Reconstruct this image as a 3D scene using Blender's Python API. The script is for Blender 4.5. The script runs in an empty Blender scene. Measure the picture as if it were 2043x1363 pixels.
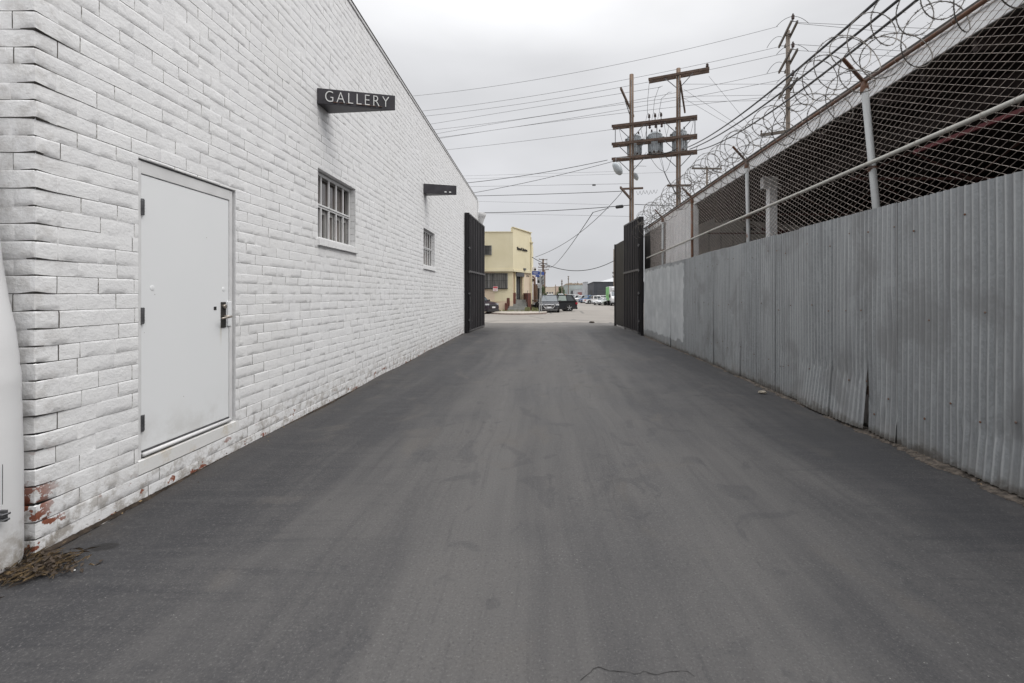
import bpy, bmesh, math, random
from mathutils import Vector, Matrix
R = math.radians
random.seed(7)
rnd = random.Random(11)
sc = bpy.context.scene
COL = sc.collection

# ------------------------------------------------------------------ camera: level, shifted lens (an upright architectural view)
F, CX, CY, HC = 908.0, 1085.0, 588.0, 1.52        # focal length in photo pixels, vanishing point, eye height
def P(px, py, Y):
    """place at distance Y seen at that pixel of the photograph (used to measure the site)"""
    return Vector(((px - CX) / F * Y, Y, HC + (CY - py) / F * Y))
cam_d = bpy.data.cameras.new('camera'); cam = bpy.data.objects.new('camera', cam_d); COL.objects.link(cam)
cam.location = (0, 0, HC); cam.rotation_euler = (R(90), 0, 0)
cam_d.sensor_width = 36; cam_d.lens = F / 2043 * 36
cam_d.shift_x = (1021.5 - CX) / 2043
cam_d.shift_y = -(681.5 - CY) / 2043
cam_d.clip_start = 0.05; cam_d.clip_end = 3000
sc.camera = cam

# ------------------------------------------------------------------ materials
class NT:
    def __init__(self, name):
        self.m = bpy.data.materials.new(name); self.m.use_nodes = True
        self.t = self.m.node_tree; self.n = self.t.nodes; self.l = self.t.links
        self.b = self.n['Principled BSDF']
        self.tc = self.n.new('ShaderNodeTexCoord'); self.obj = self.tc.outputs['Object']
    def put(self, sock, v):
        if isinstance(v, bpy.types.NodeSocket): self.l.new(v, sock)
        elif v is not None:
            if hasattr(sock, 'default_value'):
                try: sock.default_value = v
                except Exception: sock.default_value = (v[0], v[1], v[2], 1) if len(v) == 3 else v
    def mapv(self, scale=(1, 1, 1), loc=(0, 0, 0), rot=(0, 0, 0), v=None):
        n = self.n.new('ShaderNodeMapping'); self.l.new(v or self.obj, n.inputs[0])
        n.inputs['Scale'].default_value = scale; n.inputs['Location'].default_value = loc; n.inputs['Rotation'].default_value = rot
        return n.outputs[0]
    def noise(self, scale, detail=4, rough=.55, v=None, dist=0):
        n = self.n.new('ShaderNodeTexNoise'); self.l.new(v or self.obj, n.inputs['Vector'])
        n.inputs['Scale'].default_value = scale; n.inputs['Detail'].default_value = detail
        n.inputs['Roughness'].default_value = rough; n.inputs['Distortion'].default_value = dist
        return n.outputs[0]
    def voro(self, scale, v=None, feat='F1', out=0, rand=1):
        n = self.n.new('ShaderNodeTexVoronoi'); self.l.new(v or self.obj, n.inputs['Vector']); n.feature = feat
        n.inputs['Scale'].default_value = scale; n.inputs['Randomness'].default_value = rand
        return n.outputs[out]
    def wave(self, scale, dist, v=None, d='X'):
        n = self.n.new('ShaderNodeTexWave'); self.l.new(v or self.obj, n.inputs['Vector']); n.bands_direction = d
        n.inputs['Scale'].default_value = scale; n.inputs['Distortion'].default_value = dist
        return n.outputs[1]
    def math(self, op, a, b=0.0, c=0.0, clamp=False):
        n = self.n.new('ShaderNodeMath'); n.operation = op; n.use_clamp = clamp
        self.put(n.inputs[0], a); self.put(n.inputs[1], b); self.put(n.inputs[2], c)
        return n.outputs[0]
    def ramp(self, f, lo, hi, a=0.0, b=1.0, smooth=True):
        n = self.n.new('ShaderNodeMapRange'); n.interpolation_type = 'SMOOTHSTEP' if smooth else 'LINEAR'
        self.put(n.inputs[0], f); n.inputs[1].default_value = lo; n.inputs[2].default_value = hi
        n.inputs[3].default_value = a; n.inputs[4].default_value = b
        return n.outputs[0]
    def mix(self, f, a, b, mode='MIX'):
        n = self.n.new('ShaderNodeMix'); n.data_type = 'RGBA'; n.blend_type = mode
        self.put(n.inputs[0], f)
        for s, v in ((n.inputs[6], a), (n.inputs[7], b)):
            if isinstance(v, bpy.types.NodeSocket): self.l.new(v, s)
            else: s.default_value = (v[0], v[1], v[2], 1)
        return n.outputs[2]
    def sep(self, v=None):
        n = self.n.new('ShaderNodeSeparateXYZ'); self.l.new(v or self.obj, n.inputs[0]); return n.outputs
    def bump(self, h, strength=.3, dist=.01, prev=None):
        n = self.n.new('ShaderNodeBump'); self.l.new(h, n.inputs['Height'])
        n.inputs['Strength'].default_value = strength; n.inputs['Distance'].default_value = dist
        if prev is not None: self.l.new(prev, n.inputs['Normal'])
        return n.outputs[0]
    def done(self, col, rough=.7, metal=0.0, bump=None, spec=None):
        self.put(self.b.inputs['Base Color'], col if isinstance(col, bpy.types.NodeSocket) else (col[0], col[1], col[2], 1))
        self.put(self.b.inputs['Roughness'], rough); self.put(self.b.inputs['Metallic'], metal)
        if bump is not None: self.l.new(bump, self.b.inputs['Normal'])
        if spec is not None: self.b.inputs['Specular IOR Level'].default_value = spec
        return self.m

def m_simple(name, col, rough=.6, metal=0.0, var=.12, scale=6, bump=0.0, spec=None):
    t = NT(name); n = t.noise(scale, 5)
    c = t.mix(t.ramp(n, .3, .7), [x * (1 - var) for x in col], [min(1, x * (1 + var)) for x in col])
    return t.done(c, rough, metal, t.bump(t.noise(scale * 8, 4), bump, .01) if bump else None, spec)

def m_brick():
    t = NT('painted_brick'); s = t.sep(); z = s[2]; y = s[1]
    big = t.noise(.7, 4); mid = t.noise(5, 6, .6); fine = t.noise(45, 5, .65)
    white = t.mix(t.ramp(mid, .3, .72), (.745, .745, .75), (.80, .80, .80))
    white = t.mix(t.ramp(big, .42, .7, 0, .3), white, (.70, .695, .68))
    # dirt near the ground and round the corner
    low = t.ramp(z, .02, .55, 1, 0); cor = t.ramp(y, .0, .30, 1, 0)
    dirt = t.math('MULTIPLY', t.ramp(t.noise(9, 8, .7), .45, .62), t.math('ADD', t.math('MULTIPLY', low, .62), t.math('MULTIPLY', cor, .25), clamp=True))
    white = t.mix(dirt, white, (.20, .165, .125))
    # small dark pits
    sp = t.math('MULTIPLY', t.ramp(t.voro(16), .035, .06, 1, 0), t.ramp(t.noise(2.2, 3), .50, .62))
    white = t.mix(t.math('MULTIPLY', sp, .8), white, (.08, .07, .06))
    # worn horizontal scuffs
    sc_ = t.math('MULTIPLY', t.ramp(t.noise(1, 6, .75, t.mapv((60, 26, 70))), .68, .73), t.ramp(t.noise(1.3, 3), .50, .62))
    white = t.mix(t.math('MULTIPLY', sc_, .55), white, (.25, .23, .21))
    # paint gone: bare red brick low on the wall
    ch = t.math('MULTIPLY', t.ramp(t.noise(6.5, 5, .6, t.mapv((1, 1, 1.3), (3.1, 7.7, 1.9))), .61, .625) if False else t.ramp(t.math('ADD', t.noise(6.5, 5, .6, t.mapv((1, 1, 1.3), (3.1, 7.7, 1.9))), t.math('MULTIPLY', t.math('MULTIPLY', t.ramp(y, .05, .22, 1, 0), t.ramp(z, .3, .75, 1, 0)), .075)), .61, .625),
                t.math('ADD', t.ramp(z, .10, .26, 1, 0), t.math('MULTIPLY', t.ramp(y, .0, .2, 1, 0), t.ramp(z, .3, .75, 1, 0)), clamp=True))
    white = t.mix(ch, white, t.mix(t.noise(30, 3), (.20, .062, .038), (.28, .105, .06)))
    b = t.bump(fine, .6, .005); b = t.bump(t.noise(18, 5, .65), .5, .010, b)
    b = t.bump(t.noise(1, 4, .6, t.mapv((30, 22, 90), rot=(R(35), 0, 0))), .25, .004, b)
    return t.done(white, .62, 0, b)

def m_mortar():
    t = NT('painted_mortar'); s = t.sep(); y = s[1]; z = s[2]
    base = t.mix(t.noise(6, 5), (.60, .595, .58), (.72, .72, .71))
    n = t.math('ADD', t.math('MULTIPLY', t.noise(1, 5, .6, t.mapv((5, 2.2, 6))), .5), t.math('MULTIPLY', t.noise(1, 4, .7, t.mapv((40, 34, 40))), .5))
    cor = t.ramp(y, .03, .30, .34, 0); low = t.ramp(z, 0, .7, .08, 0)
    th = t.math('ADD', n, t.math('ADD', cor, low))
    base = t.mix(t.math('MULTIPLY', t.ramp(th, .45, .60), .9), base, t.mix(t.ramp(y, .02, .22, 1, 0), (.12, .105, .092), (.035, .028, .02)))
    return t.done(base, .8, 0, t.bump(t.noise(50, 4), .6, .006))

def m_asphalt():
    t = NT('sealed_asphalt'); s = t.sep(); x = s[0]; y = s[1]
    dark = (.036, .0355, .038); worn = (.092, .088, .0855)
    wv = t.mapv((1, 1, 1)); warp = t.noise(.22, 2, .5)
    lx = t.n.new('ShaderNodeVectorMath'); lx.operation = 'ADD'; t.l.new(t.obj, lx.inputs[0])
    cx = t.n.new('ShaderNodeCombineXYZ'); t.l.new(t.math('MULTIPLY', t.math('SUBTRACT', warp, .5), .7), cx.inputs[0]); t.l.new(cx.outputs[0], lx.inputs[1]); v = lx.outputs[0]
    lanes = t.noise(1, 3, .5, t.mapv((1.5, .10, 1), v=v))            # broad wheel lanes along the alley
    fine = t.noise(1, 6, .62, t.mapv((7.5, .38, 1), v=v), .3)        # brush streaks along the alley
    fine2 = t.noise(1, 5, .6, t.mapv((21, .9, 1), v=v), .4)
    cloud = t.noise(.8, 6, .6, None, .4)
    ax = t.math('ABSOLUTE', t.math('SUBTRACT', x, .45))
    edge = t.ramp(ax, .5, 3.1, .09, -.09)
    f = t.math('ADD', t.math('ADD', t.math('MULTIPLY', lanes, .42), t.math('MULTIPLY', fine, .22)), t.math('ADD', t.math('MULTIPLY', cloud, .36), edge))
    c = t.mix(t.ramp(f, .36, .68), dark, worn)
    c = t.mix(t.ramp(fine2, .52, .74, 0, .30), c, (.034, .0335, .036))
    # squeegee sweeps across the sides
    st = t.noise(1, 5, .62, t.mapv((.8, 11, 1), rot=(0, 0, R(-12))), 1.1)
    c = t.mix(t.math('MULTIPLY', t.ramp(st, .48, .72, 0, .42), t.ramp(ax, 1.0, 2.4)), c, (.066, .064, .064))
    c = t.mix(t.math('MULTIPLY', t.ramp(st, .50, .30, 0, .5), t.ramp(ax, 1.0, 2.4)), c, (.028, .028, .031))
    pt = t.noise(2.3, 4, .55, t.mapv((1, .7, 1), (5, 2, 0)), 1.2)
    c = t.mix(t.ramp(pt, .58, .64, 0, .34), c, (.036, .036, .039))
    pt2 = t.noise(1.5, 4, .55, t.mapv((1, .6, 1), (9, 4, 0)), .8)
    c = t.mix(t.ramp(pt2, .57, .70, 0, .45), c, (.088, .080, .073))
    gr = t.noise(85, 5, .8); gr2 = t.noise(34, 4, .7)
    c = t.mix(t.ramp(gr, .34, .46, .5, 0), c, (.015, .015, .016))
    c = t.mix(t.ramp(gr, .54, .68, 0, .75), c, (.15, .146, .142))
    c = t.mix(t.ramp(gr2, .55, .72, 0, .28), c, (.10, .097, .094))
    gl = t.math('MULTIPLY', t.ramp(t.voro(26), .05, .085, 1, 0), t.ramp(t.noise(3, 3), .54, .66))
    c = t.mix(t.math('MULTIPLY', gl, .6), c, (.36, .35, .33))
    tar = t.math('MULTIPLY', t.ramp(t.voro(5, t.mapv((1, 1, 1), (3, 8, 0))), .03, .07, 1, 0), t.ramp(t.noise(1.1, 2), .5, .6))
    c = t.mix(t.math('MULTIPLY', tar, .55), c, (.020, .019, .018))
    # one oil spot near the corner of the brick building
    dx = t.math('DIVIDE', t.math('SUBTRACT', x, -2.66), .085); dy = t.math('DIVIDE', t.math('SUBTRACT', y, 2.755), .05)
    rr = t.math('ADD', t.math('ADD', t.math('MULTIPLY', dx, dx), t.math('MULTIPLY', dy, dy)), t.math('MULTIPLY', t.noise(30, 2), .9))
    c = t.mix(t.ramp(rr, 1.0, 1.6, .8, 0), c, (.016, .015, .015))
    # dusty feet of the walls, lighter end towards the street
    c = t.mix(t.math('MULTIPLY', t.ramp(t.math('ADD', ax, t.math('MULTIPLY', t.noise(4, 6, .7), .5)), 3.42, 3.65), .35), c, (.075, .066, .058))
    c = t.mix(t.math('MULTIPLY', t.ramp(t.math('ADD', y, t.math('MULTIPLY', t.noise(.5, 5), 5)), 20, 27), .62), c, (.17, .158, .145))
    bp = t.bump(gr, .5, .005); bp = t.bump(gr2, .3, .008, bp); bp = t.bump(t.noise(1.2, 3), .25, .03, bp)
    return t.done(c, t.ramp(cloud, .3, .7, .62, .82), 0, bp, .32)

def m_street():
    t = NT('old_concrete_street')
    c = t.mix(t.noise(.35, 6, .6), (.205, .185, .165), (.27, .25, .225))
    st = t.noise(1, 6, .65, t.mapv((.12, .9, 1)))
    c = t.mix(t.ramp(st, .5, .7, 0, .6), c, (.15, .14, .13))
    cr = t.voro(.16, t.mapv((1, 1, 1), (2, 3, 0)), 'DISTANCE_TO_EDGE')
    c = t.mix(t.math('MULTIPLY', t.ramp(cr, .004, .018, 1, 0), .75), c, (.10, .095, .09))
    lf = t.math('MULTIPLY', t.ramp(t.noise(3.5, 4, .6), .68, .72), t.ramp(t.noise(.3, 2), .5, .6))
    c = t.mix(t.math('MULTIPLY', lf, .7), c, (.12, .085, .05))
    return t.done(c, .85, 0, t.bump(t.noise(30, 5), .2, .01))

def m_galv():
    t = NT('galvanised_sheet'); s = t.sep(); y = s[1]; z = s[2]
    vc = t.voro(70, t.mapv((1, 1, .7)), 'F1', 1)
    sp = t.n.new('ShaderNodeRGBToBW'); t.l.new(vc, sp.inputs[0])
    panel = t.noise(1, 1, .5, t.mapv((.01, 1.5, .02)))
    base = t.mix(t.ramp(panel, .35, .65), (.225, .238, .245), (.285, .297, .303))
    base = t.mix(t.ramp(sp.outputs[0], .2, .8, 0, .35), base, (.38, .395, .405))
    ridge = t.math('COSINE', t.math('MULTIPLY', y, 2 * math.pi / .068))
    base = t.mix(t.ramp(ridge, .55, 1.0, 0, .55), base, (.47, .48, .485))  # ridge highlight painted into the crests, along with worn zinc
    base = t.mix(t.ramp(ridge, -.6, -1.0, 0, .35), base, (.22, .225, .23))  # troughs painted darker: corrugation shading put into the colour
    streak = t.noise(1, 6, .65, t.mapv((1, 13, .5)))
    base = t.mix(t.ramp(streak, .48, .68, 0, .6), base, (.175, .18, .187))
    pat = t.noise(1, 6, .6, t.mapv((1, 1.5, 1.2)), .5)
    base = t.mix(t.ramp(pat, .50, .66, 0, .5), base, (.185, .186, .186))
    base = t.mix(t.ramp(t.noise(1, 6, .7, t.mapv((1, 3.2, 2.6), (4, 2, 8)), .6), .58, .66, 0, .4), base, (.36, .375, .385))
    wr = t.math('MULTIPLY', t.ramp(t.noise(1, 5, .7, t.mapv((1, 45, 6))), .70, .76), .7)
    base = t.mix(wr, base, (.55, .56, .57))
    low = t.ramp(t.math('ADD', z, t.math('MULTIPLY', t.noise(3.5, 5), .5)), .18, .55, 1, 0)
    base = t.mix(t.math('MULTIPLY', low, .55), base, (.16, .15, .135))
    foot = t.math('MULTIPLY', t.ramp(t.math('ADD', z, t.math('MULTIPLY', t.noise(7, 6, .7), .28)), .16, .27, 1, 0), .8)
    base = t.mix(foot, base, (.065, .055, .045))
    # grey paint rolled over the last sheets by the gate, with a ragged edge
    edge = t.math('ADD', y, t.math('MULTIPLY', t.math('SUBTRACT', t.noise(3, 3), .5), .45))
    up = t.math('ADD', z, t.math('MULTIPLY', t.math('SUBTRACT', t.noise(2.2, 4), .5), .35))
    mask = t.math('MULTIPLY', t.ramp(edge, 9.62, 9.68), t.math('MULTIPLY', t.ramp(up, 2.33, 2.36, 1, 0), t.ramp(up, .26, .28)))
    roll = t.mix(t.ramp(t.noise(1.3, 6, .65), .35, .65), (.36, .375, .385), (.48, .495, .50))
    roll = t.mix(t.ramp(t.noise(1, 5, .6, t.mapv((1, 3, .8))), .54, .66, 0, .6), roll, (.33, .34, .35))
    base = t.mix(mask, base, roll)
    met = t.math('SUBTRACT', .38, t.math('MULTIPLY', t.math('ADD', mask, low, clamp=True), .35))
    bp = t.bump(t.noise(7, 4), .22, .012); bp = t.bump(t.noise(60, 3), .12, .003, bp)
    return t.done(base, t.ramp(sp.outputs[0], 0, 1, .46, .62), met, bp)

def m_rust_pipe(name, paint, amount):
    t = NT(name)
    n = t.noise(1, 6, .65, t.mapv((9, 2.2, 5)))
    rust = t.mix(t.noise(25, 4), (.085, .035, .02), (.20, .10, .055))
    c = t.mix(t.ramp(n, .68 - amount, .74 - amount), t.mix(t.noise(4, 4), paint, [x * .82 for x in paint]), rust)
    return t.done(c, .55, .15, t.bump(t.noise(40, 4), .25, .004))

def m_wood(name, a, b, sc_=(14, 14, .9)):
    t = NT(name); n = t.noise(1, 6, .65, t.mapv(sc_), .6)
    c = t.mix(t.ramp(n, .32, .68), a, b)
    c = t.mix(t.ramp(t.noise(1.1, 4), .55, .7, 0, .45), c, [x * .6 for x in a])
    return t.done(c, .85, 0, t.bump(n, .5, .01))

def m_black(name, col, scuff=.5):
    t = NT(name); n = t.noise(8, 6, .7)
    c = t.mix(t.ramp(t.noise(1, 5, .6, t.mapv((2, 2, .5))), .4, .7), col, [x * 1.6 for x in col])
    lo = t.ramp(t.sep()[2], .2, 2.2, 1, 0)
    c = t.mix(t.math('MULTIPLY', t.ramp(n, .66, .70), t.math('MULTIPLY', lo, scuff)), c, (.22, .21, .20))
    return t.done(c, .55, 0, t.bump(t.noise(20, 4), .2, .006), .25)

def m_stucco(name, a, b):
    t = NT(name); c = t.mix(t.ramp(t.noise(.5, 5, .6), .35, .65), a, b)
    c = t.mix(t.ramp(t.noise(1, 5, .6, t.mapv((2.2, 2.2, .3))), .56, .72, 0, .35), c, [x * .78 for x in a])
    return t.done(c, .9, 0, t.bump(t.noise(18, 5), .3, .02))

def m_glass(name, col, rough=.06):
    t = NT(name); t.b.inputs['Coat Weight'].default_value = .6
    return t.done(t.mix(t.noise(2.5, 4), [x * .7 for x in col], col), rough, 0, None, .6)

def m_paint(name, col):
    t = NT(name); t.b.inputs['Specular IOR Level'].default_value = .3; t.b.inputs['Coat Weight'].default_value = .05; t.b.inputs['Coat Roughness'].default_value = .06
    d = t.math('MULTIPLY', t.ramp(t.sep()[2], .15, .6, 1, 0), t.ramp(t.noise(5, 5), .4, .7))
    return t.done(t.mix(t.math('MULTIPLY', d, .3), col, (.2, .18, .16)), .32, .15)

M = {}
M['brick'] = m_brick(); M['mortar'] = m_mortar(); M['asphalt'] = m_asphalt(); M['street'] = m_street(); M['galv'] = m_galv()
def m_door():
    t = NT('door_paint'); s = t.sep()
    c = t.mix(t.noise(1.5, 4), (.76, .775, .785), (.80, .81, .815))
    c = t.mix(t.math('MULTIPLY', t.ramp(t.voro(7), .02, .035, 1, 0), .6), c, (.15, .13, .1))
    drip = t.math('MULTIPLY', t.ramp(t.math('ABSOLUTE', t.math('SUBTRACT', s[1], 1.565)), .0, .022, 1, 0), t.math('MULTIPLY', t.ramp(s[2], 1.0, 1.22), t.ramp(s[2], 1.25, 1.23)))
    c = t.mix(t.math('MULTIPLY', drip, .35), c, (.42, .36, .22))
    low = t.math('MULTIPLY', t.ramp(s[2], .33, .75, 1, 0), t.ramp(t.noise(3, 6, .7), .42, .7))
    c = t.mix(t.math('MULTIPLY', low, .35), c, (.36, .34, .30))
    return t.done(c, .38, 0, t.bump(t.noise(3, 3), .05, .01))
M['door'] = m_door()
M['trim'] = m_simple('white_trim_paint', (.66, .66, .66), .5, 0, .06, 5, .1)
def m_sillpaint():
    t = NT('sill_paint'); s = t.sep()
    c = t.mix(t.noise(5, 5), (.66, .655, .64), (.75, .75, .74))
    c = t.mix(t.math('MULTIPLY', t.ramp(t.noise(4, 6, .7), .52, .66), .45), c, (.50, .42, .29))
    return t.done(c, .6, 0, t.bump(t.noise(12, 5), .35, .01))
M['sillpaint'] = m_sillpaint()
M['steel'] = m_simple('worn_steel', (.14, .14, .145), .42, .7, .3, 20, .1)
M['bronze'] = m_simple('dark_lock_plate', (.055, .052, .048), .42, .5, .3, 20)
M['nickel'] = m_simple('worn_nickel', (.42, .38, .33), .3, .85, .25, 25)
M['black'] = m_simple('black_rubber', (.02, .02, .02), .7, 0, .2)
M['gate'] = m_black('black_gate_paint', (.013, .012, .013))
M['gatetrim'] = m_black('grey_black_gate_rail', (.075, .072, .073))
M['rib'] = m_black('highlit_gate_rib', (.024, .022, .024), .6)  # lighter than the gate: rib highlights put into the colour
M['boards'] = m_black('black_painted_boards', (.009, .0085, .009), .8)
M['sign'] = m_simple('charcoal_sign_metal', (.040, .037, .043), .42, .2, .2, 6, .05)
M['letters'] = m_rust_pipe('worn_white_letters', (.78, .78, .77), -.02)
M['pipe'] = m_rust_pipe('galvanised_pipe', (.40, .41, .41), .06)
M['rail'] = m_rust_pipe('cream_painted_rail', (.50, .49, .45), .05)
M['rust'] = m_rust_pipe('rusty_pipe', (.16, .11, .09), .24)
M['wire'] = m_simple('weathered_fence_wire', (.52, .46, .42), .6, .1, .3, 12)
M['razor'] = m_simple('weathered_razor_wire', (.14, .128, .115), .5, .5, .4, 10)
M['fascia'] = m_simple('white_fascia_paint', (.74, .75, .76), .6, 0, .10, 2.5, .1)
M['dark_edge'] = m_simple('dark_roof_edge', (.06, .055, .05), .8)
M['soffit'] = m_wood('dark_roof_boards', (.024, .017, .016), (.048, .034, .032), (1, 7, 7))
M['rafter'] = m_simple('red_brown_steel', (.085, .032, .027), .7, 0, .3, 4)
M['redpaint'] = m_simple('red_painted_beam', (.10, .010, .014), .6, 0, .2, 4)
M['siding'] = m_simple('white_siding', (.76, .77, .785), .6, 0, .06, 1.2)
M['greywall'] = m_simple('grey_board_wall', (.66, .63, .60), .8, 0, .10, 1.5, .1)
M['darkwall'] = m_simple('dark_grey_siding', (.085, .08, .076), .8, 0, .2, 2)
M['shedfloor'] = m_simple('shed_concrete_floor', (.16, .15, .14), .9, 0, .25, 1)
M['pole'] = m_wood('brown_pole_wood', (.10, .066, .046), (.235, .165, .12))
M['arm'] = m_wood('brown_crossarm_wood', (.06, .040, .031), (.145, .098, .074), (3, 3, 14))
M['greypole'] = m_wood('weathered_pole_wood', (.13, .105, .085), (.26, .215, .175))
M['greyarm'] = m_wood('weathered_arm_wood', (.07, .058, .050), (.14, .12, .10), (3, 3, 14))
M['tank'] = m_simple('transformer_grey', (.40, .43, .45), .4, .2, .14, 2.5, .05)
M['insul'] = m_simple('brown_porcelain', (.05, .03, .026), .25, 0, .3, 8)
M['cable'] = m_simple('black_cable', (.03, .03, .032), .6)
M['line'] = m_simple('grey_conductor', (.10, .10, .105), .6, .2)
M['pipeguard'] = m_rust_pipe('white_painted_sheet_metal', (.72, .72, .72), -.06)
# ------------------------------------------------------------------ mesh helpers
def tag(o, label=None, cat=None, group=None, kind=None):
    if label: o['label'] = label
    if cat: o['category'] = cat
    if group: o['group'] = group
    if kind: o['kind'] = kind
    return o
def thing(name, label, cat, loc=(0, 0, 0), rz=0.0, group=None):
    o = bpy.data.objects.new(name, None); COL.objects.link(o); o.empty_display_size = .3
    o.location = loc; o.rotation_euler = (0, 0, rz)
    return tag(o, label, cat, group)
def obj(name, bm, m, parent=None, smooth=False):
    me = bpy.data.meshes.new(name)
    bm.normal_update(); bm.to_mesh(me); bm.free()
    for x in (m if isinstance(m, (list, tuple)) else [m]): me.materials.append(x)
    if smooth: me.polygons.foreach_set('use_smooth', [True] * len(me.polygons))
    o = bpy.data.objects.new(name, me); COL.objects.link(o)
    if parent: o.parent = parent
    return o
def copy_tree(o, parent=None):
    c = o.copy(); COL.objects.link(c)
    if parent: c.parent = parent
    for ch in list(o.children): copy_tree(ch, c)
    return c
def BM(): return bmesh.new()
def box(bm, lo, hi, bev=0.0, mi=0):
    r = bmesh.ops.create_cube(bm, size=1); vs = r['verts']
    for v in vs:
        v.co = Vector([(lo[i] + hi[i]) / 2 + v.co[i] * (hi[i] - lo[i]) for i in range(3)])
    fs = list({f for v in vs for f in v.link_faces})
    for f in fs: f.material_index = mi
    if bev:
        es = list({e for v in vs for e in v.link_edges})
        bmesh.ops.bevel(bm, geom=es, offset=bev, segments=1, affect='EDGES', profile=.5)
    return vs
def obox(bm, c, ax, ay, az, s, mi=0):
    """box with its own axes, s = full sizes"""
    ax, ay, az = Vector(ax).normalized(), Vector(ay).normalized(), Vector(az).normalized(); c = Vector(c)
    vs = [bm.verts.new(c + ax * (i * s[0] / 2) + ay * (j * s[1] / 2) + az * (k * s[2] / 2)) for i in (-1, 1) for j in (-1, 1) for k in (-1, 1)]
    for q in ((0, 1, 3, 2), (4, 6, 7, 5), (0, 4, 5, 1), (2, 3, 7, 6), (0, 2, 6, 4), (1, 5, 7, 3)):
        bm.faces.new([vs[i] for i in q]).material_index = mi
    return vs
def beam(bm, p0, p1, w, h, mi=0):
    p0, p1 = Vector(p0), Vector(p1); d = (p1 - p0)
    side = d.cross(Vector((0, 0, 1)))
    if side.length < 1e-5: side = Vector((1, 0, 0))
    return obox(bm, (p0 + p1) / 2, d, side, side.cross(d), (d.length, w, h), mi)
def tube(bm, pts, r, n=6, cap=True, mi=0):
    pts = [Vector(p) for p in pts]; rings = []
    up = Vector((0, 0, 1)); prev = None
    for i, p in enumerate(pts):
        d = (pts[min(i + 1, len(pts) - 1)] - pts[max(i - 1, 0)]).normalized()
        if prev is None:
            a = d.cross(up) if abs(d.dot(up)) < .95 else d.cross(Vector((1, 0, 0)))
        else:
            a = prev - d * prev.dot(d)
        a.normalize(); prev = a; b = d.cross(a)
        rr = r[i] if isinstance(r, (list, tuple)) else r
        rings.append([bm.verts.new(p + (a * math.cos(t) + b * math.sin(t)) * rr) for t in [2 * math.pi * k / n for k in range(n)]])
    for A, B in zip(rings, rings[1:]):
        for k in range(n):
            bm.faces.new((A[k], A[(k + 1) % n], B[(k + 1) % n], B[k])).material_index = mi
    if cap and n > 2:
        bm.faces.new(list(reversed(rings[0]))).material_index = mi; bm.faces.new(rings[-1]).material_index = mi
def lathe(bm, base, prof, n=16, axis='Z', mi=0):
    base = Vector(base); rings = []
    for r, h in prof:
        ring = []
        for k in range(n):
            t = 2 * math.pi * k / n; a, b = r * math.cos(t), r * math.sin(t)
            v = {'Z': (a, b, h), 'Y': (a, h, b), 'X': (h, a, b)}[axis]
            ring.append(bm.verts.new(base + Vector(v)))
        rings.append(ring)
    for A, B in zip(rings, rings[1:]):
        for k in range(n): bm.faces.new((A[k], A[(k + 1) % n], B[(k + 1) % n], B[k])).material_index = mi
    bm.faces.new(list(reversed(rings[0]))).material_index = mi; bm.faces.new(rings[-1]).material_index = mi
def prism(bm, poly, z0, z1, mi=0):
    """vertical prism over a plan polygon"""
    a = [bm.verts.new((x, y, z0)) for x, y in poly]; b = [bm.verts.new((x, y, z1)) for x, y in poly]
    n = len(poly)
    bm.faces.new(list(reversed(a))).material_index = mi; bm.faces.new(b).material_index = mi
    for k in range(n): bm.faces.new((a[k], a[(k + 1) % n], b[(k + 1) % n], b[k])).material_index = mi
def quad(bm, *p, mi=0):
    f = bm.faces.new([bm.verts.new(x) for x in p]); f.material_index = mi; return f
def text_bm(s, size, depth, spacing=1.0, shear=0.0, thin=0.0):
    cu = bpy.data.curves.new('t', 'FONT'); cu.body = s; cu.size = size; cu.extrude = depth / 2; cu.space_character = spacing; cu.align_x = 'LEFT'; cu.shear = shear; cu.offset = -thin
    o = bpy.data.objects.new('t', cu); COL.objects.link(o)
    dg = bpy.context.evaluated_depsgraph_get(); me = o.evaluated_get(dg).to_mesh()
    bm = BM(); bm.from_mesh(me); o.evaluated_get(dg).to_mesh_clear()
    COL.objects.unlink(o); bpy.data.objects.remove(o); bpy.data.curves.remove(cu)
    return bm
def place_text(bm, origin, ux, uz, width=None, height=None):
    """lay text (in its xy plane) on a surface: x runs along ux, y along uz, out along ux x uz"""
    ux, uz = Vector(ux).normalized(), Vector(uz).normalized(); n = ux.cross(uz)
    xs = [v.co.x for v in bm.verts]; ys = [v.co.y for v in bm.verts]
    x0, x1, y0, y1 = min(xs), max(xs), min(ys), max(ys)
    sx = width / (x1 - x0) if width else 1; sy = height / (y1 - y0) if height else sx
    for v in bm.verts:
        v.co = Vector(origin) + ux * ((v.co.x - x0) * sx) + uz * ((v.co.y - y0) * sy) + n * v.co.z
    return bm
def merge(dst, src):
    me = bpy.data.meshes.new('x'); src.to_mesh(me); src.free(); dst.from_mesh(me); bpy.data.meshes.remove(me)

# ------------------------------------------------------------------ ground
def gz(y):
    """the street falls gently away beyond the alley mouth"""
    if y < 24: return 0.0
    t = min(1.0, (y - 24) / 60.0); return -.52 * (t * t * (3 - 2 * t) * .35 + t * .65)
bm = BM()
xs = [-1500, -300, -80, -30, -12, -4, 0, 4, 8, 16, 30, 80, 300, 1500]
ys = [-300, -60, -10, 5, 15, 20, 24, 27, 30, 34, 38, 44, 50, 58, 66, 75, 84, 100, 140, 250, 600, 2000]
g = [[bm.verts.new((x, y, gz(y) - .012)) for x in xs] for y in ys]
for j in range(len(ys) - 1):
    for i in range(len(xs) - 1): bm.faces.new((g[j][i], g[j][i + 1], g[j + 1][i + 1], g[j + 1][i]))
tag(obj('street', bm, M['street'], None, True), kind='structure')

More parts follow.
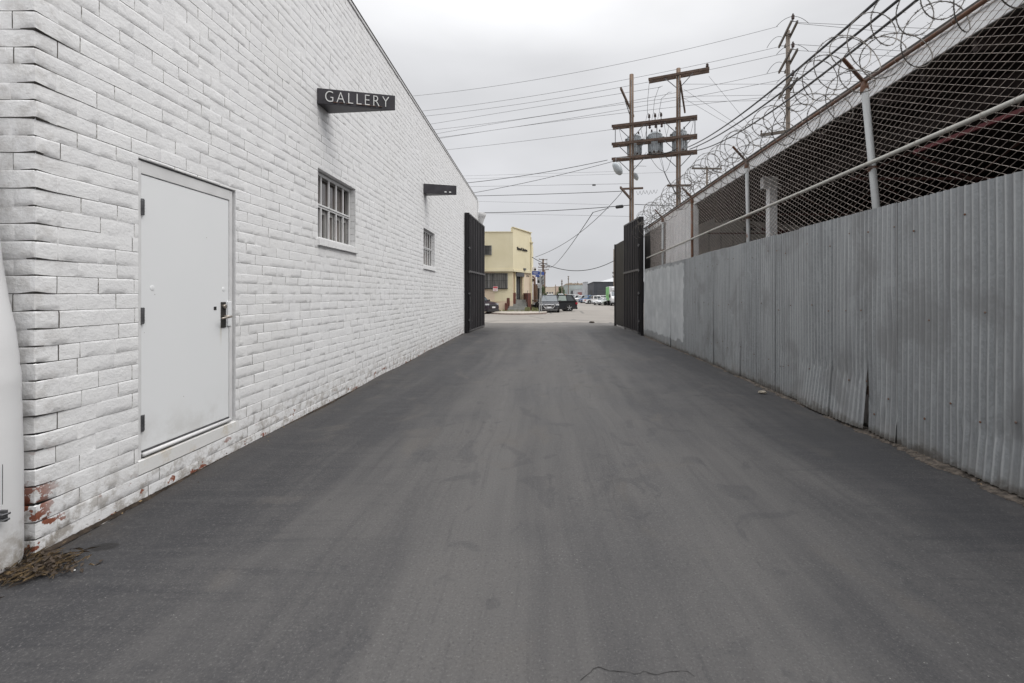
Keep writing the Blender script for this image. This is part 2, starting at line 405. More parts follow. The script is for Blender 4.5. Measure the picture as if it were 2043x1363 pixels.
# the sealed alley: a finely divided sheet whose left edge rides up a little against the brick wall
WALL0 = Vector((-2.93, 2.62, 0)); WALL1 = Vector((-3.17, 21.6, 0))
def wall_x(y): return WALL0.x + (WALL1.x - WALL0.x) * (y - WALL0.y) / (WALL1.y - WALL0.y)
def fence_x(y): return 3.54 + (3.70 - 3.54) * (y - 2.2) / 14.7
bm = BM()
ny = 110; nx = 46; rows = []
for j in range(ny + 1):
    y = -8 + 32.6 * j / ny
    row = []
    xl = wall_x(y) - .03 if y > 2.6 else -14
    xr = fence_x(y) + .02 if y < 17 else fence_x(17) + .2 + (y - 17) * .12
    if y < 1.0: xr = max(xr, 4.2)
    if y > 21.6: xl = -3.2 - (y - 21.6) * .5
    if 2.0 < y <= 2.75: xl = -14 if y < 2.55 else wall_x(y) - .03
    for i in range(nx + 1):
        s = i / nx; x = xl + (xr - xl) * (s if xl > -10 else s)
        z = .004 + .012 * math.sin(x * .9 + 1) * math.sin(y * .43) * min(1, max(0, (20 - y) / 6))
        if y > 2.7: z += .035 * math.exp(-((x - xl) / .35) ** 2) * (.5 + .5 * math.sin(y * 1.7)) * (1 if y < 20 else 0)
        if y > 22: z = .004 + gz(y) + rnd.uniform(0, .002)
        yy = y + (rnd.uniform(-.25, .25) + .5 * math.sin(x * 1.1) if j == ny else 0)
        row.append(bm.verts.new((x, yy, z)))
    rows.append(row)
for A, B in zip(rows, rows[1:]):
    for i in range(nx): bm.faces.new((A[i], A[i + 1], B[i + 1], B[i]))
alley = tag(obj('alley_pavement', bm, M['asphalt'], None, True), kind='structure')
# cracks: thin open seams in the seal coat
M['crack'] = m_simple('crack_dark', (.022, .021, .020), .95)
def crack(pts, w):
    bm = BM(); prev = None
    dense = []
    for a, b in zip(pts, pts[1:]):
        n = max(2, int((Vector(b) - Vector(a)).length / .018))
        for k in range(n): dense.append(Vector(a).lerp(Vector(b), k / n))
    off = 0
    for i, p in enumerate(dense):
        off = off * .8 + rnd.uniform(-.007, .007)
        ww = w * rnd.uniform(.25, 1)
        d = (dense[min(i + 1, len(dense) - 1)] - dense[max(i - 1, 0)]).normalized(); nrm = Vector((-d.y, d.x, 0))
        zz = .0062 + .012 * math.sin(p.x * .9 + 1) * math.sin(p.y * .43)
        c = Vector((p.x, p.y, zz)) + nrm * off
        cur = (bm.verts.new(c - nrm * ww), bm.verts.new(c + nrm * ww))
        if prev: bm.faces.new((prev[0], prev[1], cur[1], cur[0]))
        prev = cur
    return bm
def gp(px, py, z=0.0):
    Y = F * (HC - z) / (py - CY); return ((px - CX) / F * Y, Y, 0)
for pl, w in (([gp(1160, 1366), gp(1195, 1340), gp(1215, 1350), gp(1268, 1356), gp(1285, 1347), gp(1312, 1354), gp(1330, 1350), gp(1372, 1352), gp(1395, 1366)], .0042),
              ([gp(1196, 853), gp(1206, 890), gp(1214, 930), gp(1226, 985), gp(1228, 1030)], .0015)):
    obj('crack', crack(pl, w * .4), M['crack'], alley)

# ------------------------------------------------------------------ brick gallery building
ANG = math.atan2(-(WALL1.x - WALL0.x), WALL1.y - WALL0.y)
LEN = (WALL1 - WALL0).length; TOP = 6.0
gal = thing('brick_building', 'long white painted brick building with a plain door and barred windows along the alley', 'building', WALL0, ANG)
BL, BH = .255, .1016
def uy(px, x0=-3.0):            # distance along the wall at a photo column
    k = (px - CX) / F; dx = (WALL1.x - WALL0.x) / (WALL1.y - WALL0.y)
    Y = (WALL0.x - dx * WALL0.y) / (k - dx); return (Y - WALL0.y) / math.cos(ANG)
DOOR = (uy(276), uy(470), .200, 2.515)
WIN = [(uy(634.5), uy(709), 2.17, 3.19), (uy(845), uy(867), 2.17, 3.22)]
OPEN = [DOOR] + WIN
def subtract(rects, o):
    out = []
    for (a, b, c, d) in rects:
        if b <= o[0] or a >= o[1] or d <= o[2] or c >= o[3]: out.append((a, b, c, d)); continue
        if a < o[0]: out.append((a, o[0], c, d))
        if b > o[1]: out.append((o[1], b, c, d))
        a2, b2 = max(a, o[0]), min(b, o[1])
        if c < o[2]: out.append((a2, b2, c, o[2]))
        if d > o[3]: out.append((a2, b2, o[3], d))
    return out
from mathutils import noise as mn
def nz(x, y, z=0.0): return mn.noise(Vector((x, y, z)))
VS, FS, MI = [], [], []
ncourse = int(TOP / BH) + 1
side = lambda u, n, z, o: (n + o * math.exp(-u / .16), u - .5 * o * math.exp(-u / .10), z)
front = lambda u, n, z, o: (-u + o * math.exp(-u / .10), -n - .5 * o * math.exp(-u / .16), z)
wob = [rnd.uniform(-.004, .004) for _ in range(ncourse + 2)]
corner_off = [rnd.uniform(-.013, .011) for _ in range(ncourse + 2)]
def course(frame, ua, ub, z0, z1, i, start, seed, odd=0):
    """one course of painted bricks: a sheet that tucks into the bed joints by an uneven amount"""
    cols = []; u = start; off = corner_off[i + 1]
    def add(u, dn, tilt, jt):
        if ua - 1e-6 <= u <= ub + 1e-6: cols.append((u, dn, tilt, jt))
    first = True; L0 = BL * (.5 if (i + odd) % 2 else 1.0)
    bricks = []
    while u < ub:
        L = (L0 if first else BL) + rnd.uniform(-.014, .014)
        if rnd.random() < .04: L = BL * .5
        bricks.append((u, u + L)); u += L; first = False
    cols.append((ua, 0, 0, 0))
    for (a, b) in bricks:
        if b < ua - .01: rnd.random(); continue
        dn = rnd.uniform(-.0012, .0014); tl = rnd.uniform(-.0012, .0012); j = max(.15, rnd.gauss(.85, .5))
        n = max(3, int((b - a) / .046))
        if a == 0: add(a + .016, dn, tl, 0)
        else: add(a + .0030, dn, tl, 0)
        for k in range(1, n): add(a + (b - a) * k / n, dn, tl, 0)
        add(b - .0030, dn, tl, 0); add(b, dn * .5, 0, j)
    cols.append((ub, 0, 0, 0)); cols.sort(key=lambda c: c[0])
    clean = [cols[0]]
    for c in cols[1:]:
        if c[0] - clean[-1][0] > .0015: clean.append(c)
    base = len(VS)
    cs = []
    for (u, dn, tl, jt) in clean:
        cor = math.exp(-(u / (.05 + .05 * abs(nz(i * 3.7, 4.1)))) ** 2) * (.45 + .55 * abs(nz(i * 5.1, 2.2))* 1.6) if start == 0.0 else 0.0
        cor = min(1, cor)
        cb = min(1, max(.06, .42 + 1.1 * nz(u * 1.9, i * 7.3, seed) + .5 * nz(u * 9, i * 3.1, seed + 3)) + .7 * cor)
        ct = min(1, max(.06, .42 + 1.1 * nz(u * 1.9, (i + 1) * 7.3, seed) + .5 * nz(u * 9, (i + 1) * 3.1, seed + 3)) + .7 * cor)
        wb = .0028 * nz(u * 6, i * 5.7, 9); wt = .0028 * nz(u * 6, (i + 1) * 5.7, 9)
        face = dn - .0050 * jt + .0007 * nz(u * 7, z0 * 9, seed + 1)
        edge_ = -.005 * max(0, 1 - u / .012) if start == 0.0 else 0
        h = z1 - z0
        f = lambda k: .0016 * nz(u * 24, (z0 + h * k) * 24, seed + 5)
        lo_d = .0014 + .0040 * cb + .014 * cor; hi_d = .0008 + .0022 * ct + .007 * cor
        prof = [(z0 + wb, -lo_d), (z0 + wb + .0034 + .012 * cor, face - .0002 - .004 * cor - .0004 + f(.1)), (z0 + h * .40, face + tl * .4 + f(.4)), (z1 + wt - .014, face - .003 * cor - tl * .4 + f(.8)), (z1 + wt - .0045, face - .0006 - .003 * cor + f(.95)), (z1 + wt, -hi_d)]
        for r_, (z, n) in enumerate(prof):
            if u < .0001 and start == 0.0:      # the arris: both faces meet on the diagonal, chipped unevenly
                n = -.020 if r_ in (0, 5) else -.0025 - .005 * abs(nz(i * 1.7, r_ * 2.3, 6))
                VS.append(frame(-n, n, z, off))
            else: VS.append(frame(u, n + (edge_ if u > .014 else edge_ - .002), z, off))
        cs.append(cb)
    for k in range(len(clean) - 1):
        for r in range(5):
            p = base + k * 6 + r
            FS.append((p, p + 6, p + 7, p + 1))
            MI.append(1 if (r == 0 and (cs[k] + cs[k + 1]) / 2 > .22) or (r > 0 and max(clean[k][3], clean[k + 1][3]) > .85) else 0)
for i in range(-1, ncourse):
    z0 = i * BH + wob[i + 1]; z1 = min((i + 1) * BH + wob[i + 2], TOP)
    if z1 - z0 < .03: continue
    rects = [(0, LEN, z0, z1)]
    for o in OPEN: rects = subtract(rects, o)
    for r in rects:
        if r[1] - r[0] > .02 and r[3] - r[2] > .022: course(side, r[0], r[1], r[2], r[3], i, 0.0, 1.5)
    course(front, 0.0, 2.6, z0, z1, i, 0.0, 40.5, 1)
bm = BM()
# joint backing, cut round the openings
us = sorted({.034, LEN} | {v for o in OPEN for v in o[:2]}); zs = sorted({-.1, TOP} | {v for o in OPEN for v in o[2:]})
for a, b in zip(us, us[1:]):
    for c, d in zip(zs, zs[1:]):
        mx, mz = (a + b) / 2, (c + d) / 2
        if any(o[0] < mx < o[1] and o[2] < mz < o[3] for o in OPEN): continue
        quad(bm, (-.030, a, c), (-.030, b, c), (-.030, b, d), (-.030, a, d), mi=1)
quad(bm, (-.034, .030, -.1), (-.034, .030, TOP), (-9, .030, TOP), (-9, .030, -.1), mi=1)
quad(bm, (-9, LEN, -.1), (-9, LEN, TOP), (0, LEN, TOP), (0, LEN, -.1), mi=1)
# reveals: brick jambs, a flat head
for o in WIN:
    a, b, c, d = o; D = .20
    k = 0; z = c
    while z < d - .01:
        zz = min(z + BH, d)
        for (yy, sgn) in ((a, 1), (b, -1)):
            pr = rnd.uniform(0, .003)
            for (n0, n1) in ((-.004, -.105), (-.109, -D)):
                quad(bm, (n0, yy + sgn * pr, z), (n1, yy + sgn * pr, z), (n1, yy + sgn * pr, zz - .007), (n0, yy + sgn * pr, zz - .007))
        z = zz
    for yy in (a, b): quad(bm, (0, yy, c), (0, yy, d), (-D, yy, d), (-D, yy, c), mi=1)
    quad(bm, (0, a, d), (0, b, d), (-D, b, d), (-D, a, d))
    quad(bm, (0, a, c), (-D, a, c), (-D, b, c), (0, b, c), mi=1)
a, b, c, d = DOOR
for yy in (a, b): quad(bm, (0, yy, c), (0, yy, d), (-.12, yy, d), (-.12, yy, c))
quad(bm, (0, a, d), (0, b, d), (-.12, b, d), (-.12, a, d))
me = bpy.data.meshes.new('wall'); me.from_pydata(VS, [], FS)
me.polygons.foreach_set('material_index', MI); me.polygons.foreach_set('use_smooth', [True] * len(FS)); me.update(); me.set_sharp_from_angle(angle=R(38))
bm.from_mesh(me); bpy.data.meshes.remove(me)
obj('wall', bm, [M['brick'], M['mortar']], gal)
# coping along the parapet and the flat roof
bm = BM(); box(bm, (-.22, -.03, TOP), (.018, LEN + .02, TOP + .05), .006); box(bm, (-.2, -.01, TOP + .051), (.026, LEN + .03, TOP + .066), 0, 1)
obj('parapet_coping', bm, [M['trim'], M['dark_edge']], gal)
bm = BM(); box(bm, (-9, .02, TOP - .25), (-.22, LEN - .02, TOP - .15)); obj('roof', bm, M['darkwall'], gal)
# small ornamental bracket beyond the street end
bm = BM(); zc = 5.0
lathe(bm, (.10, LEN + .42, zc), [(.10, -.75), (.13, -.6), (.10, -.5), (.11, -.1), (.14, 0), (.20, .18), (.26, .30), (.28, .36), (.28, .46), (.2, .48)], 14)
box(bm, (-.3, LEN, zc - .8), (.14, LEN + .62, zc - .75)); box(bm, (-.2, LEN, zc - .4), (.04, LEN + .4, zc + 1.0))
obj('cornice_bracket', bm, M['trim'], gal, False)

# --- door and everything that moves with it
a, b, c, d = DOOR
zs0 = .325
bm = BM(); box(bm, (-.10, a - .004, c), (.002, b + .045, zs0 - .012), .008); sill = obj('door_sill', bm, M['sillpaint'], gal)
lf = (uy(286.5), uy(460.5), zs0 + .012, 2.405)
bm = BM(); box(bm, (-.075, lf[0], lf[2]), (-.020, lf[1], lf[3]), .003)
for (yy, zz) in ((lf[0] + .10, 1.57), (lf[1] - .07, 1.57)): lathe(bm, (-.020, yy, zz), [(.021, 0), (.019, .002), (.008, .0035)], 16, 'X')
door = obj('door', bm, M['door'], gal)
bm = BM()
n0, n1 = -.10, -.012
box(bm, (n0, a + .002, zs0 - .01), (n1, lf[0] - .004, d - .012), .003)
box(bm, (n0, lf[1] + .005, zs0 - .01), (n1 - .003, b - .022, d - .012), .003)
box(bm, (n0, lf[0] - .004, lf[3] + .005), (n1 - .002, lf[1] + .005, d - .012), .003)
obj('door_frame', bm, M['trim'], door)
bm = BM(); box(bm, (-.11, a, zs0 - .01), (-.085, b - .002, d)); obj('shadow_gap', bm, M['black'], door)  # black sheet painted as the shade in the gap round the frame
for zz in (2.165, 1.365, .575):
    bm = BM(); box(bm, (-.019, lf[0] - .004, zz - .057), (-.014, lf[0] + .026, zz + .057)); lathe(bm, (-.008, lf[0] - .001, zz - .06), [(.010, 0), (.0105, .002), (.0105, .118), (.010, .12)], 10)
    for k in range(4): box(bm, (-.019, lf[0] - .012, zz - .0605 + .024 * k + .024), (.0028, lf[0] + .0105, zz - .0605 + .024 * k + .0255))
    obj('hinge', bm, M['steel'], door)
yl = uy(444.5); yr = uy(454)
bm = BM(); box(bm, (-.020, yl, 1.215), (-.012, yr, 1.452), .002); obj('lock_plate', bm, M['bronze'], door)
bm = BM(); lathe(bm, (-.012, yl + .036, 1.41), [(.021, 0), (.021, .012), (.016, .016)], 16, 'X'); box(bm, (.003, yl + .034, 1.396), (.0055, yl + .038, 1.424)); obj('deadbolt', bm, M['nickel'], door, False)
bm = BM(); lathe(bm, (-.012, yl + .036, 1.315), [(.018, 0), (.016, .02), (.012, .05)], 14, 'X')
tube(bm, [(.045, yl + .052, 1.316), (.048, yl + .0, 1.312), (.05, yl - .045, 1.308), (.044, yl - .075, 1.306)], [.0105, .0105, .009, .008], 8)
tube(bm, [(.03, yl + .03, 1.315), (.045, yl + .052, 1.316)], .0105, 8)
obj('lever_handle', bm, M['nickel'], door, True)
bm = BM(); box(bm, (-.018, uy(456.5), 1.225), (-.006, uy(463.5), 1.455), .002); obj('latch_guard', bm, M['door'], door)
bm = BM(); box(bm, (-.0195, uy(431), 1.382), (-.0165, uy(435.8), 1.412)); obj('reader_chip', bm, M['black'], door)
bm = BM()
tube(bm, [(-.006, lf[0] + .002, zs0 + .018), (-.006, lf[1] - .002, zs0 + .018)], .016, 10); obj('door_sweep', bm, M['trim'], door, True)
bm = BM(); box(bm, (-.019, lf[0] + .004, zs0 + .030), (-.013, lf[1] - .003, zs0 + .048)); obj('sweep_holder', bm, M['steel'], door)

# --- the two windows: white grille, sash, dark panes, brick sill
M['pane'] = m_glass('dark_window_glass', (.095, .075, .066), .12)
M['sash'] = m_simple('grey_sash_paint', (.36, .355, .345), .6)
M['blind'] = m_wood('brown_window_board', (.10, .055, .035), (.19, .115, .08), (2, 12, 1))
for wi, (a, b, c, d) in enumerate(WIN):
    zb = c + .10
    bm = BM()                                    # the pane carries the rest of the window
    quad(bm, (-.155, a, zb), (-.155, b, zb), (-.155, b, d), (-.155, a, d))
    quad(bm, (-.1551, a, d), (-.1551, b, d), (-.1551, b, zb), (-.1551, a, zb))
    w = obj('window', bm, M['pane'], gal)
    bm = BM(); t = .028; n0, n1 = -.100, -.072
    zm = zb + (d - zb) * .52
    box(bm, (n0, a, d - .055), (n1, b, d - .012), .003); box(bm, (n0, a, zb + .002), (n1, b, zb + .035), .003)
    box(bm, (n0, a + .001, zb + .035), (n1, a + .03, d - .055), .003); box(bm, (n0, b - .05, zb + .035), (n1, b - .02, d - .055), .003)
    box(bm, (n0 - .004, a + .03, zm - .020), (n1 + .006, b - .05, zm + .004), .003); box(bm, (n0 - .004, a + .03, zm - .045), (n1 - .003, b - .05, zm - .026), .003)
    for k in range(1, 5):
        y = a + .015 + (b - .035 - a - .015) * k / 5
        box(bm, (n0 + .004, y - .012, zb + .035), (n1 - .002, y + .012, zm - .045), .003); box(bm, (n0 + .004, y - .012, zm + .004), (n1 - .002, y + .012, d - .055), .003)
    obj('grille', bm, M['trim'], w)
    bm = BM()
    for k in range(5):
        y0 = a + .015 + (b - .035 - a - .015) * k / 5; y1 = a + .015 + (b - .035 - a - .015) * (k + 1) / 5
        s0, s1 = -.150, -.118
        box(bm, (s0, y0 + .012, zb + .002), (s1, y0 + .035, zm - .05)); box(bm, (s0, y1 - .045, zb + .002), (s1, y1 - .012, zm - .05))
        box(bm, (s0, y0 + .035, zm - .11), (s1, y1 - .045, zm - .052)); box(bm, (s0, y0 + .035, zb + .002), (s1, y1 - .045, zb + .04))
    box(bm, (-.150, a, zm - .03), (-.12, b, zm + .0)); box(bm, (-.150, a, d - .06), (-.12, b, d - .002)); box(bm, (-.150, b - .03, zm), (-.12, b - .002, d - .06))
    obj('sash', bm, M['sash'], w)
    bm = BM()
    for k in (2, 3):
        y0 = a + .015 + (b - .035 - a - .015) * k / 5; y1 = a + .015 + (b - .035 - a - .015) * (k + 1) / 5
        box(bm, (-.1545, y0 + .036, zb + .041), (-.149, y1 - .046, zm - .111))
    obj('board', bm, M['blind'], w)
    bm = BM(); n = 11; yy = a - .015
    for k in range(n):
        y2 = a - .015 + (b - a + .05) * (k + 1) / n
        zt = rnd.uniform(-.002, .002)
        box(bm, (-.12, yy, c), (.035 + rnd.uniform(-.002, .003), y2 - .005, zb - .004 + zt), .005); yy = y2
    box(bm, (-.118, a - .013, c + .006), (.026, b + .033, zb - .012))
    obj('window_sill', bm, M['brick'], w)

# ------------------------------------------------------------------ wedge signs on the brick wall
def wedge(pxA, pxC, out, zb, zt, name, label, cat):
    uA, uC = uy(pxA), uy(pxC)
    to_w = Matrix.Translation(WALL0) @ Matrix.Rotation(ANG, 4, 'Z')
    A = to_w @ Vector((.004, uA, 0)); C = to_w @ Vector((.004, uC, 0)); B = to_w @ Vector((out, (uA + uC) / 2 + .05, 0))
    root = thing(name, label, cat, (A.x, A.y, zb))
    loc = lambda v, z: Vector((v.x - A.x, v.y - A.y, z))
    h = zt - zb
    bm = BM(); prism(bm, [(0, 0), (B.x - A.x, B.y - A.y), (C.x - A.x, C.y - A.y)], 0, h)
    bmesh.ops.recalc_face_normals(bm, faces=bm.faces[:])
    es = [e for e in bm.edges]
    bmesh.ops.bevel(bm, geom=es, offset=.003, segments=1, affect='EDGES')
    obj('cabinet', bm, M['sign'], root)
    ux = (B - A).normalized(); return root, ux, (B - A).length, h
root, ux, L, h = wedge(632, 656, .955, 4.025, 4.228, 'projecting_sign', 'dark wedge shaped sign reading GALLERY in white letters above the near window', 'sign')
tb = text_bm('GALLERY', .2, .012, 1.30, 0, .0035)
place_text(tb, Vector((.1 * L, .1 * L * ux.y / ux.x, .032)) + Vector((ux.y, -ux.x, 0)) * .006, ux, (0, 0, 1), L * .815, .140)
obj('lettering', tb, M['letters'], root)
bm = BM()
for s in (.23, .30, .39, .52, .575, .66, .72, .80): # little rusty ledge pins below the letters
    p = ux * (L * s); obox(bm, (p.x + ux.y * .008, p.y - ux.x * .008, .030), ux, (ux.y, -ux.x, 0), (0, 0, 1), (.05, .016, .006))
obj('letter_ledge', bm, M['rust'], root)
root, ux, L, h = wedge(844.5, 851, .80, 4.085, 4.325, 'projecting_sign', 'blank dark wedge shaped sign above the far window on the brick wall', 'sign')
bm = BM()
for s in (.66, .80):
    p = ux * (L * s); obox(bm, (p.x + ux.y * .005, p.y - ux.x * .005, .06), ux, (ux.y, -ux.x, 0), (0, 0, 1), (.05, .01, .03))
obj('worn_mark', bm, M['letters'], root)

# ------------------------------------------------------------------ white sheet-metal post at the left edge, with its latch
bm = BM()
base = Vector((-3.022, 2.46, 0))
prof = [(0, .130, 0), (.08, .140, 0), (.25, .142, .0), (.45, .142, .0), (.62, .142, -.002), (.74, .141, -.006), (.90, .139, -.008), (.96, .136, -.009), (1.02, .138, -.010), (1.08, .137, -.010), (1.13, .133, -.014), (1.18, .134, -.017), (1.34, .129, -.030), (1.49, .124, -.056), (1.7, .118, -.082), (1.9, .114, -.10), (2.4, .105, -.17), (3.2, .09, -.28)]
rings = []
for z, r, dx in prof:
    ring = []
    for k in range(28):
        t = 2 * math.pi * k / 28
        rr = r * (1 + .012 * math.sin(3 * t + z * 5)) - (.010 * math.exp(-((t - 4.9) / .5) ** 2) * (1 if .85 < z < 1.15 else 0))
        ring.append(bm.verts.new((dx + rr * math.cos(t), rr * math.sin(t), z)))
    rings.append(ring)
for A, B in zip(rings, rings[1:]):
    for k in range(28): bm.faces.new((A[k], A[(k + 1) % 28], B[(k + 1) % 28], B[k]))
bm.faces.new(rings[-1])
pg = thing('post_cover', 'dented white sheet metal post cover leaning beside the brick corner', 'post', base)
def m_guard():
    t = NT('white_post_paint'); s = t.sep(); z = s[2]
    c = t.mix(t.noise(3, 5), (.64, .64, .645), (.73, .73, .73))
    d = t.math('MULTIPLY', t.ramp(t.math('ADD', z, t.math('MULTIPLY', t.noise(8, 6, .7), .5)), .22, .62, 1, 0), t.ramp(t.noise(14, 6, .7), .35, .62))
    c = t.mix(t.math('MULTIPLY', d, .9), c, (.22, .18, .13))
    v = t.math('MULTIPLY', t.ramp(t.noise(1, 5, .7, t.mapv((30, 30, 2.2))), .60, .68), t.ramp(z, .2, .8, .8, 0))
    c = t.mix(v, c, (.24, .20, .16))
    return t.done(c, .42, 0, t.bump(t.noise(5, 4), .15, .02))
obj('sheet_metal', bm, m_guard(), pg, True)
lp = P(10, 1030, 2.40) - base
bm = BM()
tube(bm, [lp + Vector((-.06, 0, .012)), lp + Vector((.005, -.012, .012)), lp + Vector((.028, 0, .018))], .006, 6)
tube(bm, [lp + Vector((-.06, 0, -.018)), lp + Vector((.005, -.012, -.018)), lp + Vector((.024, 0, -.012))], .006, 6)
box(bm, lp + Vector((-.03, .0, -.03)), lp + Vector((.004, .01, .03)))
obj('latch', bm, M['steel'], pg)
bm = BM(); tube(bm, [lp + Vector((-.018, .004, .06)), lp + Vector((-.02, .006, .14)), lp + Vector((-.022, .008, .27))], .0016, 5); obj('latch_rod', bm, M['steel'], pg)

# ------------------------------------------------------------------ dry weeds and soil at the corner and along the wall feet
M['straw'] = m_simple('dry_straw', (.16, .112, .060), .9, 0, .7, 16)
M['soil'] = m_simple('brown_litter', (.050, .037, .027), .95, 0, .5, 14, .4)
M['grit'] = m_simple('sandy_grit', (.088, .073, .060), .95, 0, .6, 26, .8)
bm = BM()
for k in range(1300):
    x = rnd.gauss(-2.90, .13); y = rnd.gauss(2.50, .06)
    if rnd.random() < .35: x = rnd.uniform(-2.98, -2.72); y = 2.50 + rnd.uniform(-.05, .08) - (x + 2.9) * .1
    if x < -2.96 and y > 2.58: continue
    l = rnd.uniform(.03, .11); a = rnd.uniform(0, 6.28); el = rnd.choice((rnd.uniform(0, .15), rnd.uniform(0, .25), rnd.uniform(.1, 1.0) if x < -2.88 else .05))
    p0 = Vector((x, y, .012 + rnd.uniform(0, .02))); d = Vector((math.cos(a) * math.cos(el), math.sin(a) * math.cos(el), math.sin(el))) * l
    w = Vector((-math.sin(a), math.cos(a), 0)) * rnd.uniform(.0007, .0018)
    q = [bm.verts.new(v) for v in (p0 - w, p0 + w, p0 + d * .6 + w * .7 + Vector((0, 0, .006)), p0 + d + Vector((0, 0, -.006)), p0 + d * .6 - w * .7 + Vector((0, 0, .006)))]
    bm.faces.new(q).material_index = 1 if rnd.random() < .4 else 0
for k in range(260):   # curled brown leaves
    x = rnd.gauss(-2.86, .15); y = rnd.gauss(2.52, .06)
    if x < -2.96 and y > 2.58: continue
    s = rnd.uniform(.008, .022); a = rnd.uniform(0, 6.28); c = Vector((x, y, rnd.uniform(.012, .05)))
    u = Vector((math.cos(a), math.sin(a), rnd.uniform(-.5, .5))) * s; v = Vector((-math.sin(a), math.cos(a), rnd.uniform(-.6, .6))) * s * .5
    f = quad(bm, c - u, c - v + Vector((0, 0, s * .4)), c + u, c + v + Vector((0, 0, s * .3))); f.material_index = 1
tag(obj('dry_weeds', bm, [M['straw'], M['soil']]), 'heap of dry straw and brown leaves at the foot of the white brick corner', 'weeds', None, 'stuff')
def strip(name, mat_, f, y0, y1, n, wmin, wmax, side_, lump, label):
    bm = BM(); prev = None; w = (wmin + wmax) / 2
    for k in range(n + 1):
        y = y0 + (y1 - y0) * k / n; x = f(y)
        w = min(wmax, max(wmin, w + rnd.uniform(-.4, .4) * (wmax - wmin)))
        z = lump * rnd.uniform(.3, 1) + .010
        if side_ < 0: z += .004
        cur = [bm.verts.new(v) for v in ((x, y, z + .012), (x + side_ * w * .5, y + rnd.uniform(-.01, .01), z), (x + side_ * w, y, .0 if side_ > 0 else -.004))]
        if prev:
            for i in range(2): bm.faces.new((prev[i], cur[i], cur[i + 1], prev[i + 1]) if side_ < 0 else (prev[i], prev[i + 1], cur[i + 1], cur[i]))
        prev = cur
    for k in range(420):
        y = rnd.uniform(y0, y1); d = abs(rnd.gauss(0, .10)) + .01; x = f(y) + side_ * d; s = rnd.uniform(.004, .013); a = rnd.uniform(0, 6.28); z = .022 + (.035 * math.exp(-(d / .35) ** 2) if side_ > 0 else 0)
        u = Vector((math.cos(a), math.sin(a), rnd.uniform(-.3, .3))) * s; v = Vector((-math.sin(a), math.cos(a), rnd.uniform(-.3, .5))) * s * rnd.uniform(.3, .9); c = Vector((x, y, z))
        quad(bm, c - u, c - v, c + u, c + v, mi=rnd.choice((1, 1, 2)))
    return tag(obj(name, bm, [mat_, M['soil'], M['straw']], None, True), label, 'litter', None, 'stuff')
strip('wall_litter', M['soil'], lambda y: wall_x(y) + .002, 2.63, 17.6, 900, .001, .018, 1, .008, 'thin line of brown litter along the foot of the brick wall')
def fx_(y): return fence_x(y) + .03
strip('fence_grit', M['grit'], fx_, 1.2, 16.6, 900, .07, .15, -1, .004, 'sandy dirt and litter along the foot of the corrugated fence')
# loose stones and paper scraps
M['stone'] = m_simple('pale_stone', (.36, .32, .26), .9, 0, .2, 20, .3)
def pebble(px, py, s, name, label, mt):
    p = Vector(gp(px, py)); bm = BM(); bmesh.ops.create_icosphere(bm, subdivisions=2, radius=1)
    for v in bm.verts: v.co = Vector((v.co.x * s * 1.5, v.co.y * s * .9, max(-.2 * s, v.co.z * s * .6))) * (1 + .18 * math.sin(v.co.x * 5 + v.co.y * 7))
    o = obj(name, bm, mt, None, False); o.location = (p.x, p.y, .012 + s * .3); tag(o, label, 'debris'); return o
pebble(1521, 786, .045, 'stone', 'pale lump of broken concrete lying by the corrugated fence', M['stone'])
pebble(497, 896, .006, 'stone_chip', 'tiny white chip on the asphalt below the white door', M['trim'])
o = pebble(147, 1143, .006, 'paper_scrap', 'tiny white scrap on the asphalt in front of the weeds at the corner', M['trim'])
pebble(1181, 645, .10, 'leaf_litter', 'small brown clump of leaves where the alley meets the street', M['soil'])
